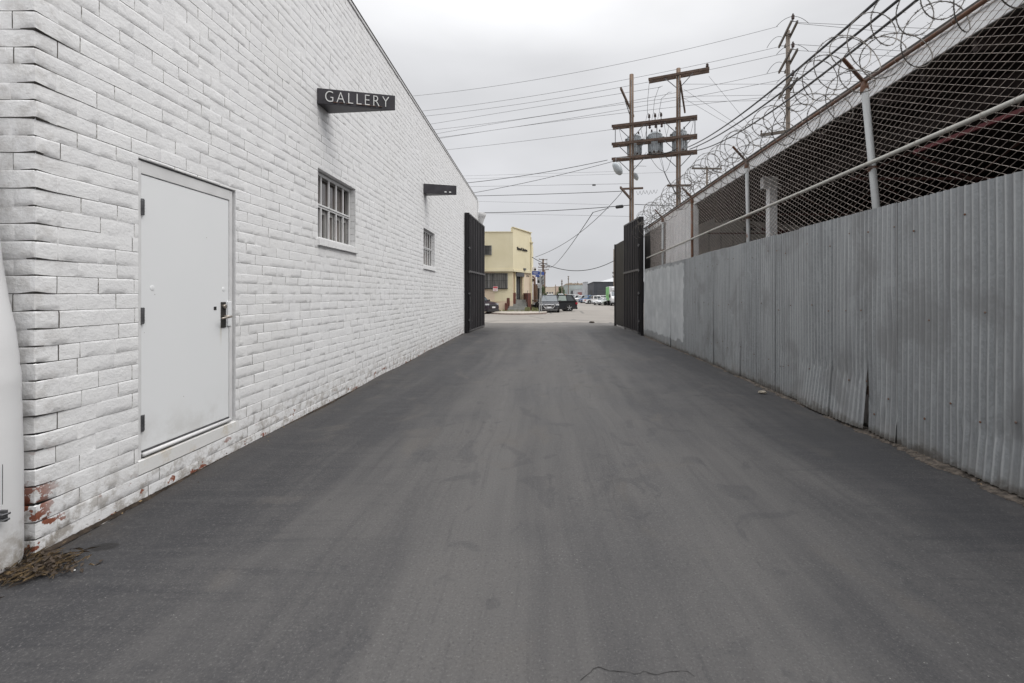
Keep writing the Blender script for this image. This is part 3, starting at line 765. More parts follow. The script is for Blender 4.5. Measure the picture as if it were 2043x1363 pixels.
# ------------------------------------------------------------------ corrugated fence on the right
FANG = -math.atan2(.16, 14.7)
F0 = Vector((3.54, 2.2, 0))
def fy(px):                      # distance along the fence at a photo column
    k = (px - CX) / F; d = .16 / 14.7
    Y = (F0.x - d * F0.y) / (k - d); return (Y - F0.y)
cf = thing('corrugated_fence', 'tall grey corrugated steel fence with dented sheets along the right of the alley', 'fence', F0, FANG)
seams = [-.95, -.2, .50, fy(2060), fy(1927.5), fy(1791), fy(1730), fy(1659), fy(1600), fy(1548)]
while seams[-1] < 9.0: seams.append(seams[-1] + .66)
seams = [s for s in seams if s < 9.15] + [9.62, 10.9, 12.2, 13.3, 14.55]
PITCH = .068
for k, (a, b) in enumerate(zip(seams, seams[1:])):
    painted = a > 9.3
    amp = .004 if painted else .0100
    pit = PITCH if not painted else .068
    top = 2.445 + rnd.uniform(-.012, .012); lean = rnd.uniform(-.006, .006)
    near = a < 5.5
    flare = 0; fh = .5; kink = .0
    if abs(a - fy(1730)) < .01: flare, fh = .075, .60        # the sheet kicked out at its foot
    elif abs(a - fy(1659)) < .01: flare, fh = .075, .62
    elif abs(a - fy(1791)) < .01: flare, fh = .03, .32
    elif abs(a - .5) < .01 or abs(a - fy(2060)) < .01: flare, fh = .035, .42
    elif a > 5.5 and rnd.random() < .4: flare, fh = rnd.uniform(.01, .04), rnd.uniform(.3, .6)
    ov = .035; base_n = -.005 * (k % 2) - .001
    y0, y1 = a - (.01 if k else 0), b + (ov if abs(b - fy(1730)) > .01 else .004)
    n = max(6, int((y1 - y0) / pit * (8 if near else 6)))
    zs_ = [.026, .06, .12, .2, .28, .34, .40, .46, .52, .56, .60, .64, .70, .8, 1.0, 1.2, 1.4, 1.55, 1.7, 2.0, top]
    ph = rnd.uniform(0, 6.28)
    dents = [(rnd.uniform(a, b), rnd.uniform(.3, 1.7), rnd.uniform(.03, .09), rnd.uniform(.05, .18), rnd.uniform(-.012, .012)) for _ in range(4)]
    if abs(a - fy(1791)) < .01 or abs(a - fy(1730)) < .01: dents += [(fy(1780) , 1.28, .05, .13, .022), (fy(1776), 1.02, .05, .16, .02)]
    bm = BM(); rows = []
    for z in zs_:
        row = []
        for i in range(n + 1):
            y = y0 + (y1 - y0) * i / n
            s = (y - y0) / (y1 - y0)
            fl = flare * max(0, (fh - z) / fh) ** 1.0 * (.55 + .45 * math.sin(s * 3.1 + .2))
            crumple = 0
            if flare and abs(z - fh) < .05: crumple = .006 * math.sin(y * 2 * math.pi / pit * .5 + k)
            am = amp * (1 - .5 * max(0, 1 - abs(z - fh) / .06) * (1 if flare else 0))
            x = -am * math.cos(y * 2 * math.pi / pit) + base_n - fl + crumple + lean * (z - 1.2) * s
            for (dy, dz, ry, rz_, dd) in dents: x += dd * math.exp(-((y - dy) / ry) ** 2 - ((z - dz) / rz_) ** 2)
            x += .006 * math.sin(z * 2.1 + ph) * math.sin(s * 3.14)
            zz = z + (rnd.uniform(-.004, .006) if z == zs_[0] else 0) + (.010 * math.sin(y * 3 + k) if z == zs_[0] else 0)
            if abs(b - fy(1730)) < .01 and z < 1.05: y -= .024 * s ** 3 * min(1, (1.05 - z) / .55); x += .012 * s ** 3 * (1.05 - z)
            if abs(a - fy(1730)) < .01 and z < 1.05: y += .020 * (1 - s) ** 3 * min(1, (1.05 - z) / .5)
            row.append(bm.verts.new((x, y + (.05 * fl * 2 if flare else 0), max(.004, zz))))
        rows.append(row)
    for A, B in zip(rows, rows[1:]):
        for i in range(n): bm.faces.new((A[i + 1], A[i], B[i], B[i + 1]))
    obj('sheet', bm, M['galv'], cf, True)
# nail heads and a few holes
bm = BM()
for zz in (2.18, 1.34, .52):
    y = -.5
    while y < 9.0:
        yy = y + rnd.uniform(-.03, .03)
        if rnd.random() < .8: lathe(bm, (-.022, yy, zz + rnd.uniform(-.06, .06)), [(.008, .008), (.010, .003), (.006, 0)], 8, 'X')
        y += PITCH * rnd.choice((4, 5, 8))
for k in range(8):
    lathe(bm, (-.0215, rnd.uniform(1, 6), rnd.uniform(.12, .5)), [(.007, .004), (.012, .002), (.004, 0)], 8, 'X')
obj('nail_heads', bm, M['rust'], cf)
bm = BM()
for zz in (.45, 1.3, 2.25): box(bm, (.035, -.9, zz - .045), (.075, 14.5, zz + .045))
obj('timber_rail', bm, M['arm'], cf)

# ------------------------------------------------------------------ chain-link fence standing above and behind it
cl = thing('chain_link_fence', 'chain link fence on pipe posts rising above the corrugated sheets', 'fence', F0, FANG)
ZT = 3.965; ZM = 2.93
posts = [(-.55, 0), (fy(1755) + .19, .21), (fy(1494) + .27, .08), (fy(1381) + .36, 0.02), (fy(1322) + .45, .0)]
MX = .115                       # the pipes stand this far behind the sheets
for k, (y, ln) in enumerate(posts):
    bm = BM()
    mt = M['rust'] if k == 3 else M['pipe']
    tube(bm, [(MX, y, 0), (MX, y + ln * .05, 2.4), (MX, y + ln, ZT - .05)], .037 if k == 1 else .033, 14)
    p = obj('post', bm, mt, cl, True)
    if k == 3: p['label'] = 'rusty brown post'
    bm = BM(); lathe(bm, (MX, y + ln, ZT - .13), [(.040, 0), (.043, .01), (.043, .07), (.036, .10), (.026, .14)], 14)
    beam(bm, (MX, y + ln, ZT + .0), (MX - .26, y + ln - .02, ZT + .27), .035, .012); beam(bm, (MX, y + ln + .01, ZT + .0), (MX - .26, y + ln - .01, ZT + .27), .012, .04)
    obj('barb_arm', bm, M['rust'], p)
    bm = BM(); lathe(bm, (MX, y + ln * .4, ZM - .03), [(.039, 0), (.041, .005), (.041, .055), (.039, .06)], 14); tube(bm, [(MX - .05, y + ln * .4 - .03, ZM), (MX - .05, y + ln * .4 + .03, ZM)], .012, 6)
    obj('clamp', bm, M['rust'], p)
bm = BM(); tube(bm, [(MX, -.9 + 15.3 * i / 30, ZT + rnd.uniform(-.006, .006)) for i in range(31)], .022, 10); obj('top_rail', bm, M['rust'], cl, True)
bm = BM(); tube(bm, [(MX - .058, -.9 + 15.3 * i / 30, ZM + .10 - .006 * i + rnd.uniform(-.004, .004)) for i in range(31)], .0225, 10); obj('mid_rail', bm, M['rail'], cl, True)
bm = BM()
y = -.8
while y < 14.3:                 # tie wires on the rails
    for (x, z, r) in ((MX, ZT, .025), (MX - .058, ZM + .10 - .0118 * (y + .9), .026)):
        if rnd.random() < .9:
            pts = [(x + r * math.cos(t), y + .012 * t / 6.28, z + r * math.sin(t)) for t in [6.28 * q / 8 for q in range(9)]]
            if x < MX: pts += [(x + .045 + rnd.uniform(-.01, .02), y + .03, z - .03 - rnd.uniform(0, .03)), (x + .05, y + .055, z + rnd.uniform(-.07, -.02)), (x + .05, y + .03, z - .05)]
            tube(bm, pts, .0022, 3, False)
    y += rnd.uniform(.26, .40)
obj('tie_wire', bm, M['wire'], cl)
# woven diamonds: each wire zigzags and hooks its neighbour
bm = BM(); cw = .068; ch = .070; zb = 2.30
ncol = int(15.1 / cw)
for c in range(ncol):
    y0 = -.8 + c * cw; pts = []
    nz = int((ZT + .03 - zb) / (ch / 2))
    for j in range(nz + 1):
        s = (c + j) % 2
        far = y0 > 6.0
        pts.append((MX + .048 + (.004 if s else -.004) + .012 * math.sin(y0 * 1.3 + j * .1), y0 + (cw * 1.03 if s else -.03 * cw), zb + j * ch / 2))
    if c % 2: pts = pts
    tube(bm, pts, .0036, 4, False)
o = obj('wire_mesh', bm, M['wire'], cl)
# three strands of barbed wire over the arms
bm = BM()
for (dx, dz) in ((-.09, .10), (-.17, .18), (-.25, .265)):
    pts = []; n = 120
    for i in range(n + 1):
        y = -.9 + 15.3 * i / n; sag = -.02 * abs(math.sin(math.pi * (y - .6) / 3.05)) + rnd.uniform(-.004, .004)
        pts.append(Vector((MX + dx, y, ZT + dz + sag)))
    tube(bm, pts, .0028, 4, False)
    for i in range(0, n, 1):
        p = pts[i] + Vector((0, rnd.uniform(-.03, .03), 0)); a = rnd.uniform(0, 3.14)
        v = Vector((math.cos(a), .3, math.sin(a))) * .022; tube(bm, [p - v, p + v], .0018, 3, False)
obj('barbed_strand', bm, M['razor'], cl)

# ------------------------------------------------------------------ razor wire coils
def razor(name, label, x0, z0, r0, pitch, ya, yb, seed, jit):
    q = random.Random(seed); bm = BM(); pts = []
    loops = int((yb - ya) / pitch); seg = 30
    cx, cz, cr, tilt, tw = x0, z0, r0, 0, 0
    par = [(x0 + q.gauss(0, .045) * jit, z0 + q.gauss(0, .075) * jit, r0 * q.uniform(.78, 1.12), q.uniform(-.35, .35), q.uniform(-.5, .5)) for _ in range(loops + 2)]
    for i in range(loops * seg):
        L = i // seg; t = (i % seg) / seg
        a = [par[L][m] * (1 - t) + par[L + 1][m] * t for m in range(5)]
        th = 2 * math.pi * t
        y = ya + (L + t) * pitch + a[3] * a[2] * math.sin(th) * 1.1 + a[4] * a[2] * math.cos(th) * .8
        pts.append(Vector((a[0] + a[2] * math.cos(th), y, a[1] + a[2] * math.sin(th))))
    tube(bm, pts, .0048, 5, False)
    for i in range(1, len(pts) - 1, 2):        # blades: short pointed strips lying along the wire
        p = pts[i]; d = (pts[i + 1] - pts[i - 1]).normalized()
        n1 = d.cross(Vector((0, 1, 0.2))).normalized()
        l = .036; w = .017
        for s in (-1, 1):
            quad(bm, p - d * l * .25, p + n1 * s * w * .5 - d * l * .45, p + n1 * s * w * 1.05 - d * l, p + n1 * s * w * .3)
            quad(bm, p + d * l * .25, p + n1 * s * w * .3, p + n1 * s * w * 1.05 + d * l, p + n1 * s * w * .5 + d * l * .45)
    o = obj(name, bm, M['razor'], None)
    o.location = F0; o.rotation_euler = (0, 0, FANG)
    return tag(o, label, 'razor wire')
razor('razor_wire', 'upper coil of rusty razor wire standing above the chain link fence rail', MX - .20, ZT + .30, .245, .30, -.2, 14.9, 3, 1.0)
razor('razor_wire', 'lower tangled coil of razor wire drooping over the chain link fence rail', MX - .15, ZT - .05, .245, .42, .5, 15.2, 9, 1.3)
bm = BM()

# ------------------------------------------------------------------ steel gates and the boarded panel at the alley mouth
def gate(name, label, p0, p1, zb, z0, z1, side_):
    """p0 hinge end, p1 free end; ribs face side_ (+1: left of p0->p1)"""
    p0, p1 = Vector((*p0, 0)), Vector((*p1, 0)); d = p1 - p0; L = d.length
    root = thing(name, label, 'gate', p0, math.atan2(d.y, d.x))
    top = lambda x: z0 + (z1 - z0) * x / L
    def bar(bm, xa, xb, ya, yb, za, zb_a, zb_b=None):
        zb_b = zb_a if zb_b is None else zb_b
        lo = [(xa, ya, za), (xb, ya, za), (xb, yb, za), (xa, yb, za)]; hi = [(xa, ya, zb_a), (xb, ya, zb_b), (xb, yb, zb_b), (xa, yb, zb_a)]
        A = [bm.verts.new(v) for v in lo]; B = [bm.verts.new(v) for v in hi]
        bm.faces.new(A[::-1]); bm.faces.new(B)
        for k in range(4): bm.faces.new((A[k], A[(k + 1) % 4], B[(k + 1) % 4], B[k]))
    bm = BM(); fw = .055
    bar(bm, .07, .07 + fw, -.03, .03, zb, top(.07), top(.07 + fw)); bar(bm, L - fw, L, -.03, .03, zb, top(L - fw), top(L))
    bar(bm, .07 + fw, L - fw, -.031, .031, zb, zb + .07)
    A = []
    pr = obj('frame', bm, M['gate'], root)
    bm = BM()
    n = 9; y = side_
    for k in range(n):
        xa = .12 + (L - .17) * k / n; xb = .12 + (L - .17) * (k + 1) / n; w = xb - xa
        prof = [(xa, -.012), (xa + w * .62, -.012), (xa + w * .66, .045), (xa + w * .96, .045), (xb, -.012)]
        for (x1, h1), (x2, h2) in zip(prof, prof[1:]):
            quad(bm, (x1, h1 * y, zb + .07), (x2, h2 * y, zb + .07), (x2, h2 * y, top(x2) - .05), (x1, h1 * y, top(x1) - .05), mi=1 if h1 > 0 or h2 > 0 else 0)
    obj('ribbed_panel', bm, [M['gate'], M['rib']], root)
    bm = BM(); zm = zb + 2.36
    bar(bm, .09, L - .02, -.062, .062, zm, zm + .075)
    bar(bm, .07, L, -.034, .034, zb - .005, zb + .065)
    A = [bm.verts.new(v) for v in ((.07, -.034, top(.07) - .06), (L, -.034, top(L) - .06), (L, .034, top(L) - .06), (.07, .034, top(.07) - .06))]
    B = [bm.verts.new(v + Vector((0, 0, .06))) for v in (x.co.copy() for x in A)]
    bm.faces.new(A[::-1]); bm.faces.new(B)
    for k in range(4): bm.faces.new((A[k], A[(k + 1) % 4], B[(k + 1) % 4], B[k]))
    obj('gate_rail', bm, M['gatetrim'], root)
    bm = BM(); bar(bm, -.05, .05, -.05 - .06 * y, .05 - .06 * y, 0, z0 - .02); obj('gate_post', bm, M['gate'], root)
    bm = BM()
    for z in (zb + .45, zb + 1.5, zb + 2.35, zb + 3.3):
        bar(bm, -.02, .20, -.015 + .045 * y, .015 + .045 * y, z, z + .035)
        lathe(bm, (.10, .05 * y, z - .04), [(.022, 0), (.022, .11)], 10)
    tube(bm, [(.16, .055 * y, zb - .02), (.16, .055 * y, zb + 1.4)], .016, 8)
    obj('hinge_hardware', bm, M['steel'], root)
    return root
g1 = gate('steel_gate', 'tall black ribbed steel gate folded back against the white brick wall', (wall_x(17.9) + .13, 17.9), (-2.80, 21.3), .05, 4.76, 4.72, -1)
g2 = gate('steel_gate', 'tall black ribbed steel gate folded back at the end of the corrugated fence', (3.60, 16.95), (3.54, 20.0), .06, 4.44, 4.56, 1)
bp0, bp1 = Vector((3.60, 20.15, 0)), Vector((3.50, 22.2, 0))
d = bp1 - bp0
br = thing('board_fence', 'black painted board fence panel standing beyond the right hand gate', 'fence', bp0, math.atan2(d.y, d.x))
bm = BM(); n = 7
for k in range(n):
    xa = d.length * k / n; box(bm, (xa + .001, -.02 + rnd.uniform(-.003, .003), .08 + rnd.uniform(-.02, .02)), (xa + d.length / n - .003, .02, 3.95 + rnd.uniform(-.005, .005)))
obj('boards', bm, M['boards'], br)
bm = BM(); box(bm, (d.length - .0, -.05, 0), (d.length + .10, .05, 3.97)); box(bm, (-.10, -.06, 0), (-.002, .04, 3.96)); obj('board_post', bm, M['gate'], br)
# dark mesh screen and gate post between the chain link and the gate
# ------------------------------------------------------------------ open warehouse shed behind the fence
EX = 4.02; EB, ET = 3.97, 4.235
sh = thing('warehouse_shed', 'open sided warehouse with a white fascia and dark board roof behind the chain link fence', 'building', (EX, 2, 0), FANG * .55)
Y0, Y1 = -6.0, 16.6
bm = BM(); box(bm, (0, Y0, EB), (.04, Y1, EB + .17), .004); box(bm, (-.022, Y0, EB + .172), (.04, Y1, ET - .035), .004); obj('fascia', bm, M['fascia'], sh)
bm = BM(); box(bm, (-.04, Y0, ET - .033), (.09, Y1 + .02, ET), .003); box(bm, (.001, Y0, EB - .012), (.05, Y1, EB - .002)); obj('drip_edge', bm, M['dark_edge'], sh)
RZ = lambda x: EB + .03 + min(x, 14) * .155
bm = BM()
quad(bm, (.045, Y0, RZ(0)), (14, Y0, RZ(14)), (14, Y1, RZ(14)), (.045, Y1, RZ(0)))
quad(bm, (.09, Y0, ET), (.09, Y1, ET), (14, Y1, RZ(14) + .25), (14, Y0, RZ(14) + .25))
obj('roof', bm, M['soffit'], sh)
bm = BM(); y = Y0 + .4
while y < Y1 - .1:               # joists under the boards, and the longer purlins that carry them
    beam(bm, (.06, y, RZ(.06) - .09), (13.9, y, RZ(13.9) - .09), .05, .17); y += .61
obj('joist', bm, M['soffit'], sh)
bm = BM()
for x in (1.25, 4.3, 7.4, 10.5): box(bm, (x - .08, Y0, RZ(x) - .46), (x + .08, Y1, RZ(x) - .19))
obj('purlin', bm, M['soffit'], sh)
for y in (-4.4, -1.2, 2.0, 5.2, 8.4, 11.6):
    bm = BM()
    for k in range(7):
        xa, xb = .8 + k * 1.9, .8 + (k + 1) * 1.9
        beam(bm, (xa, y, 3.35), (xb, y, 3.35), .03, .04); beam(bm, (xa, y, 3.35), ((xa + xb) / 2, y, RZ((xa + xb) / 2) - .5), .022, .022); beam(bm, ((xa + xb) / 2, y, RZ((xa + xb) / 2) - .5), (xb, y, 3.35), .022, .022)
    obj('roof_truss', bm, M['rafter'], sh)
bm = BM(); box(bm, (.26, Y0, 3.16), (.30, 3.3, 3.20)); obj('red_pipe', bm, M['redpaint'], sh)
bm = BM(); x, y = 4.56 - EX, 9.2 - 2
box(bm, (x - .08, y - .08, 0), (x + .08, y + .08, RZ(x) - .20), .006); box(bm, (x - .20, y - .07, RZ(x) - .42), (x + .10, y + .07, RZ(x) - .19), .006)
box(bm, (x + .085, y - .02, RZ(x) - .40), (x + .19, y + .02, RZ(x) - .37)); obj('column', bm, M['fascia'], sh)
for xc, yc in ((4.35, 8.4), (7.4, 8.4), (4.35, 2.0), (1.2, 2.0), (1.2, -3.5)):
    bm = BM(); box(bm, (xc - .09, yc - .09, 0), (xc + .09, yc + .09, RZ(xc) - .46)); obj('column', bm, M['soffit'], sh)
bm = BM(); x0_, x1_ = 0.0, 14.0
# closed far end: white siding, then a dark return next to the gate
cor = lambda y: .012 * (1 if int(y / .16) % 2 else 0)
yA, yB, yC = 10.45, 13.25, 16.55
y = yA
while y < yB - .01:
    y2 = min(yB, y + .16); box(bm, (-.012 - cor(y + .01), y, .0), (.03, y2 - .012, EB - .013)); y = y2
for z in [ .25 * k for k in range(1, 16)]: box(bm, (-.028, yA, z), (-.0245, yB, z + .012))
obj('siding', bm, M['siding'], sh)
bm = BM(); y = yB
while y < yC - .01:
    y2 = min(yC, y + .25); box(bm, (-.012 - cor(y + .01), y, .0), (.03, y2 - .012, EB - .013)); y = y2
A = [bm.verts.new((x, yC - .05, z)) for x, z in ((.04, 0), (14, 0), (14, RZ(14) - .01), (.06, RZ(.06) - .01))]; bm.faces.new(A); box(bm, (13.9, Y0, 0), (13.99, yC - .06, RZ(13.9) - .02))
obj('dark_siding', bm, M['darkwall'], sh)
bm = BM(); box(bm, (-.03, yA - .16, 0), (.10, yA, EB - .013), .004); obj('corner_post', bm, M['fascia'], sh)
bm = BM(); quad(bm, (-.3, Y0, .02), (14, Y0, .02), (14, Y1, .02), (-.3, Y1, .02)); obj('slab', bm, M['shedfloor'], sh)
# a grey boarded office inside the shed
Yo = 14.0
off = thing('office_cabin', 'low grey boarded cabin with two black vents inside the open warehouse', 'cabin', (EX + .35, Yo, 0))
def sx(px): return (px - CX) / F * Yo - (EX + .35)
def sz(py): return HC + (CY - py) / F * Yo
prof = [(sx(1378), 0), (sx(1378), sz(455)), (sx(1424), sz(436)), (sx(1494), sz(441)), (sx(1608), sz(452)), (sx(1700), sz(462)), (sx(1700), 0)]
bm = BM()
A = [bm.verts.new((x, 0, z)) for x, z in prof]; B = [bm.verts.new((x, 1.6, z)) for x, z in prof]
bm.faces.new(A); bm.faces.new(B[::-1])
for k in range(len(A)): bm.faces.new((A[k], B[k], B[(k + 1) % len(A)], A[(k + 1) % len(A)]))
bmesh.ops.recalc_face_normals(bm, faces=bm.faces[:])
obj('wall', bm, M['greywall'], off)
bm = BM()
for k in range(12):
    x = sx(1390) + k * .37; box(bm, (x, -.008, 0), (x + .012, -.002, sz(458)))
obj('batten', bm, M['darkwall'], off)
for px in (1489, 1501):
    bm = BM(); x = sx(px); zc = sz(457)
    box(bm, (x - .09, -.02, zc - .055), (x + .09, -.004, zc + .055))
    for q in range(4): box(bm, (x - .085, -.032, zc - .045 + q * .026), (x + .085, -.0205, zc - .033 + q * .026))
    obj('vent', bm, M['black'], off)
bm = BM(); beam(bm, (sx(1518), -.05, sz(457.5)), (sx(1620), -.05, sz(470)), .05, .09); obj('red_beam', bm, M['redpaint'], off)
# ------------------------------------------------------------------ utility poles
def pole_at(px, Y): return Vector(((px - CX) / F * Y, Y, gz(Y)))
def zat(py, Y): return HC + (CY - py) / F * Y
def wpole(bm, base, ztop, r0, r1, n=14, lean=0):
    h = ztop - base.z; pts = [Vector((lean * k / 6, 0, -.3 + (h + .3) * k / 6)) for k in range(7)]
    tube(bm, pts, [r0 + (r1 - r0) * k / 6 for k in range(7)], n)
YA, YB = 32.0, 31.0
A0 = pole_at(1260, YA); B0 = pole_at(1353.5, YB)
tp = thing('transformer_poles', 'pair of brown wooden utility poles joined by crossarms carrying three grey transformers', 'utility poles', A0)
lo = lambda p: Vector(p) - A0
for nm, b0, zt in (('A', A0, zat(149, YA)), ('B', B0, zat(137, YB))):
    bm = BM(); wpole(bm, b0, zt, .175, .145)
    o = obj('pole', bm, M['pole'], tp, True); o.location = lo(b0)
    bm = BM(); zt_ = zat(360, b0.y) - b0.z
    tube(bm, [(-.03, -.165, .4), (-.03, -.163, zt_ + 7.0)], .014, 6); obj('conduit', bm, M['tank'], o)
dirx = (B0 - A0); dirx.z = 0; dirx.normalize(); diry = Vector((-dirx.y, dirx.x, 0))
def pA(s, t, z): return lo(A0 + dirx * s + diry * t) + Vector((0, 0, z - A0.z + 0)) + Vector((0, 0, A0.z - A0.z))
span = (B0 - A0).length
sL, sR = -1.36, span + 1.22
zz1, zz2, zz3 = zat(250, YA), zat(286, YA), zat(315.5, YA)
def armz(z): return z - A0.z
for z in (zz1, zz2, zz3):
    for t in (-.23, .23):
        bm = BM(); dz = rnd.uniform(-.01, .01)
        beam(bm, pA(sL, t, z + dz), pA(sR, t, z + dz), .12, .17); obj('crossarm', bm, M['arm'], tp)
    for s in (-.0, span):
        for sg in (-1, 1):
            bm = BM(); beam(bm, pA(s + sg * .12, -.20, z - .95), pA(s + sg * .95, -.20, z - .08), .02, .05); obj('brace', bm, M['steel'], tp)
bm = BM()
for s in (sL + .25, sR - .15, 1.05, 1.75): beam(bm, pA(s, -.20, zz1 - .1), pA(s, -.20, zz2 + .1), .05, .03)
obj('hanger', bm, M['steel'], tp)
for s in (.10, span / 2 - .02, span + .04):
    bm = BM(); zc = zz2 - .72; c = pA(s, .62, zc)
    lathe(bm, c, [(.18, -.10), (.40, -.06), (.48, .04), (.50, .18), (.50, 1.25), (.51, 1.27), (.51, 1.31), (.47, 1.36), (.38, 1.46), (.16, 1.52)], 22)
    for k in range(9):
        a = 3.4 + k * .33; p = c + Vector((math.cos(a), math.sin(a), 0)) * .51; obox(bm, p + Vector((0, 0, .62)), (math.cos(a), math.sin(a), 0), (-math.sin(a), math.cos(a), 0), (0, 0, 1), (.07, .03, .95))
    tk = obj('transformer', bm, M['tank'], tp, False)
    bm = BM()
    for dx in (-.28, .28):
        lathe(bm, c + Vector((dx, -.18, 1.36)), [(.05, 0), (.075, .06), (.045, .09), (.075, .15), (.045, .18), (.065, .24), (.03, .30)], 10)
    for a in (3.6, 4.3, 5.0, 5.7): lathe(bm, c + Vector((math.cos(a) * .46, math.sin(a) * .46, .06)), [(.05, -.10), (.07, -.02), (.05, .04)], 8)
    obj('bushing', bm, M['insul'], tk)
    bm = BM()
    for dx in (-.56, .56): obox(bm, c + Vector((dx, 0, 1.15)), (1, 0, 0), (0, 1, 0), (0, 0, 1), (.16, .2, .10))
    obj('lug', bm, M['steel'], tk)
for s in (span / 2 - .35, span / 2 + .05, span / 2 + .45):
    bm = BM(); c = pA(s, -.2, zz1 + .09)
    tube(bm, [c, c + Vector((0, 0, .22))], .03, 8); lathe(bm, c + Vector((0, 0, .20)), [(.06, 0), (.10, .04), (.05, .08), (.10, .13), (.05, .17), (.08, .22), (.03, .27)], 12); obj('insulator', bm, M['insul'], tp)
    bm = BM(); c = pA(s + .05, -.33, zz1 - .12); lathe(bm, c, [(.05, -.38), (.10, -.3), (.06, -.24), (.11, -.15), (.06, -.10), (.10, .02), (.04, .06)], 10); obj('cutout', bm, M['insul'], tp)
# top arm on the right pole, pairs of arms that run towards the alley, low secondary arms
zt = zat(150, YB)
for t in (-.22, .22):
    bm = BM(); beam(bm, pA(span - 1.98, t, zt - .10), pA(span + 1.98, t, zt + .05), .11, .16); obj('crossarm', bm, M['arm'], tp)
for sg in (-1, 1):
    bm = BM(); beam(bm, pA(span + sg * .1, -.2, zt - .95), pA(span + sg * .95, -.2, zt - .1), .02, .05); obj('brace', bm, M['steel'], tp)
bm = BM()
for s in (span + 1.85,):
    lathe(bm, pA(s, 0, zt + .12), [(.03, 0), (.03, .12), (.07, .14), (.11, .20), (.06, .26), (.10, .30), (.05, .38)], 12)
obj('insulator', bm, M['insul'], tp)
for (p0, p1) in ((P(1238.5, 176, 29.9), P(1264, 232, 34.4)), (P(1357, 163, 28.8), P(1366.5, 224, 33.3))):
    bm = BM(); beam(bm, lo(p0), lo(p1), .11, .15); obj('crossarm', bm, M['arm'], tp)
bm = BM(); beam(bm, lo(P(1247, 200, 30.4)), lo(P(1256, 228, 31.9)), .05, .03); beam(bm, lo(P(1357, 175, 29.2)), lo(P(1357, 212, 30.9)), .05, .03); obj('brace', bm, M['steel'], tp)
bm = BM(); beam(bm, lo(P(1242, 377, 31.7)), lo(P(1283, 375.5, 31.7)), .10, .13); beam(bm, lo(P(1238, 374, 29.5)), lo(P(1258, 397, 31.9)), .10, .14); obj('low_arm', bm, M['arm'], tp)
bm = BM(); beam(bm, lo(P(1331, 370.5, 30.7)), lo(P(1378, 370, 30.7)), .11, .13); beam(bm, lo(P(1364, 378, 30.7)), lo(P(1385, 397, 29.5)), .08, .10); obj('low_arm', bm, M['arm'], tp)
for (px, py, Y, r) in ((1232, 336, 31.0, .30), (1268, 352, 32.6, .19)):
    bm = BM(); c = lo(P(px, py, Y))
    lathe(bm, c - Vector((0, 0, .45 * r / .3)), [(r * .3, 0), (r * .75, .10), (r, .3 * r / .3), (r, .62 * r / .3), (r * .75, .78 * r / .3), (r * .3, .86 * r / .3)], 14)
    for v in bm.verts: v.co.x -= (v.co.z - c.z) * .35
    tube(bm, [c + Vector((-.12, 0, .38)), c + Vector((-.1, 0, .75)), c + Vector((.9, .6, .9))], .018, 5)
    obj('street_light_head', bm, M['tank'], tp, True)
bm = BM()                        # jumpers and loops between cans, cutouts and the secondary bus
def loop(p, q, sag, r=.012, n=10):
    p, q = Vector(p), Vector(q); tube(bm, [p.lerp(q, k / n) + Vector((0, 0, -sag * 4 * (k / n) * (1 - k / n))) for k in range(n + 1)], r, 4)
for i, s in enumerate((span / 2 - .35, span / 2 + .05, span / 2 + .45)):
    top = pA(s, -.2, zz1 + .5); loop(top, pA(s - .22, -.2, zz1 + .15), -.25)
    tube(bm, [top, top + Vector((-.12, 0, .15)), top + Vector((-.10 + .06 * i, 0, 1.0)), pA(s - .02 + .25 * i, 0.1, zz1 + 2.9 - .45 * i), pA(s + .28 + .2 * i, .1, zz1 + 3.0 - .5 * i)], .013, 4)
for s in (.10, span / 2, span):
    loop(pA(s - .55, .5, zz2 + .40), pA(s - .95, -.2, zz1 - .1), .55); loop(pA(s + .55, .5, zz2 + .40), pA(s + 1.0, -.2, zz1 - .1), .5)
    loop(pA(s + .5, .3, zz2 - .6), pA(s + 1.25, .2, zz2 - .55), .5, .016)
for k in range(7): s = span / 2 - .6 + .19 * k; loop(pA(s, .3, zz2 - .62), pA(s + rnd.uniform(-.15, .15), -.3, zz3 + .12), .12, .016)
loop(pA(1.1, -.3, zz3 + .1), pA(span - .3, -.32, zz3 + .15), .12, .028); loop(pA(1.2, -.32, zz3 + .1), pA(span, -.34, zz3 + .3), .2, .022)
p = lo(P(1325, 342, 30.6))
for s, sg in ((1.3, .2), (1.9, .05), (2.0, -.1), (2.75, .35)): loop(pA(s, -.3, zz3 - .1), p, sg, .014)
tube(bm, [p, lo(P(1332, 358, 30.5)), lo(P(1345, 380, 30.6)), lo(P(1356, 398, 30.8))], .035, 6)
for k in range(6): c = lo(P(1270 + 7 * k, 379 + rnd.uniform(-2, 3), 31.6)); loop(c, c + Vector((.22, 0, 0)), .25, .01, 6)
obj('jumper_wires', bm, M['cable'], tp)

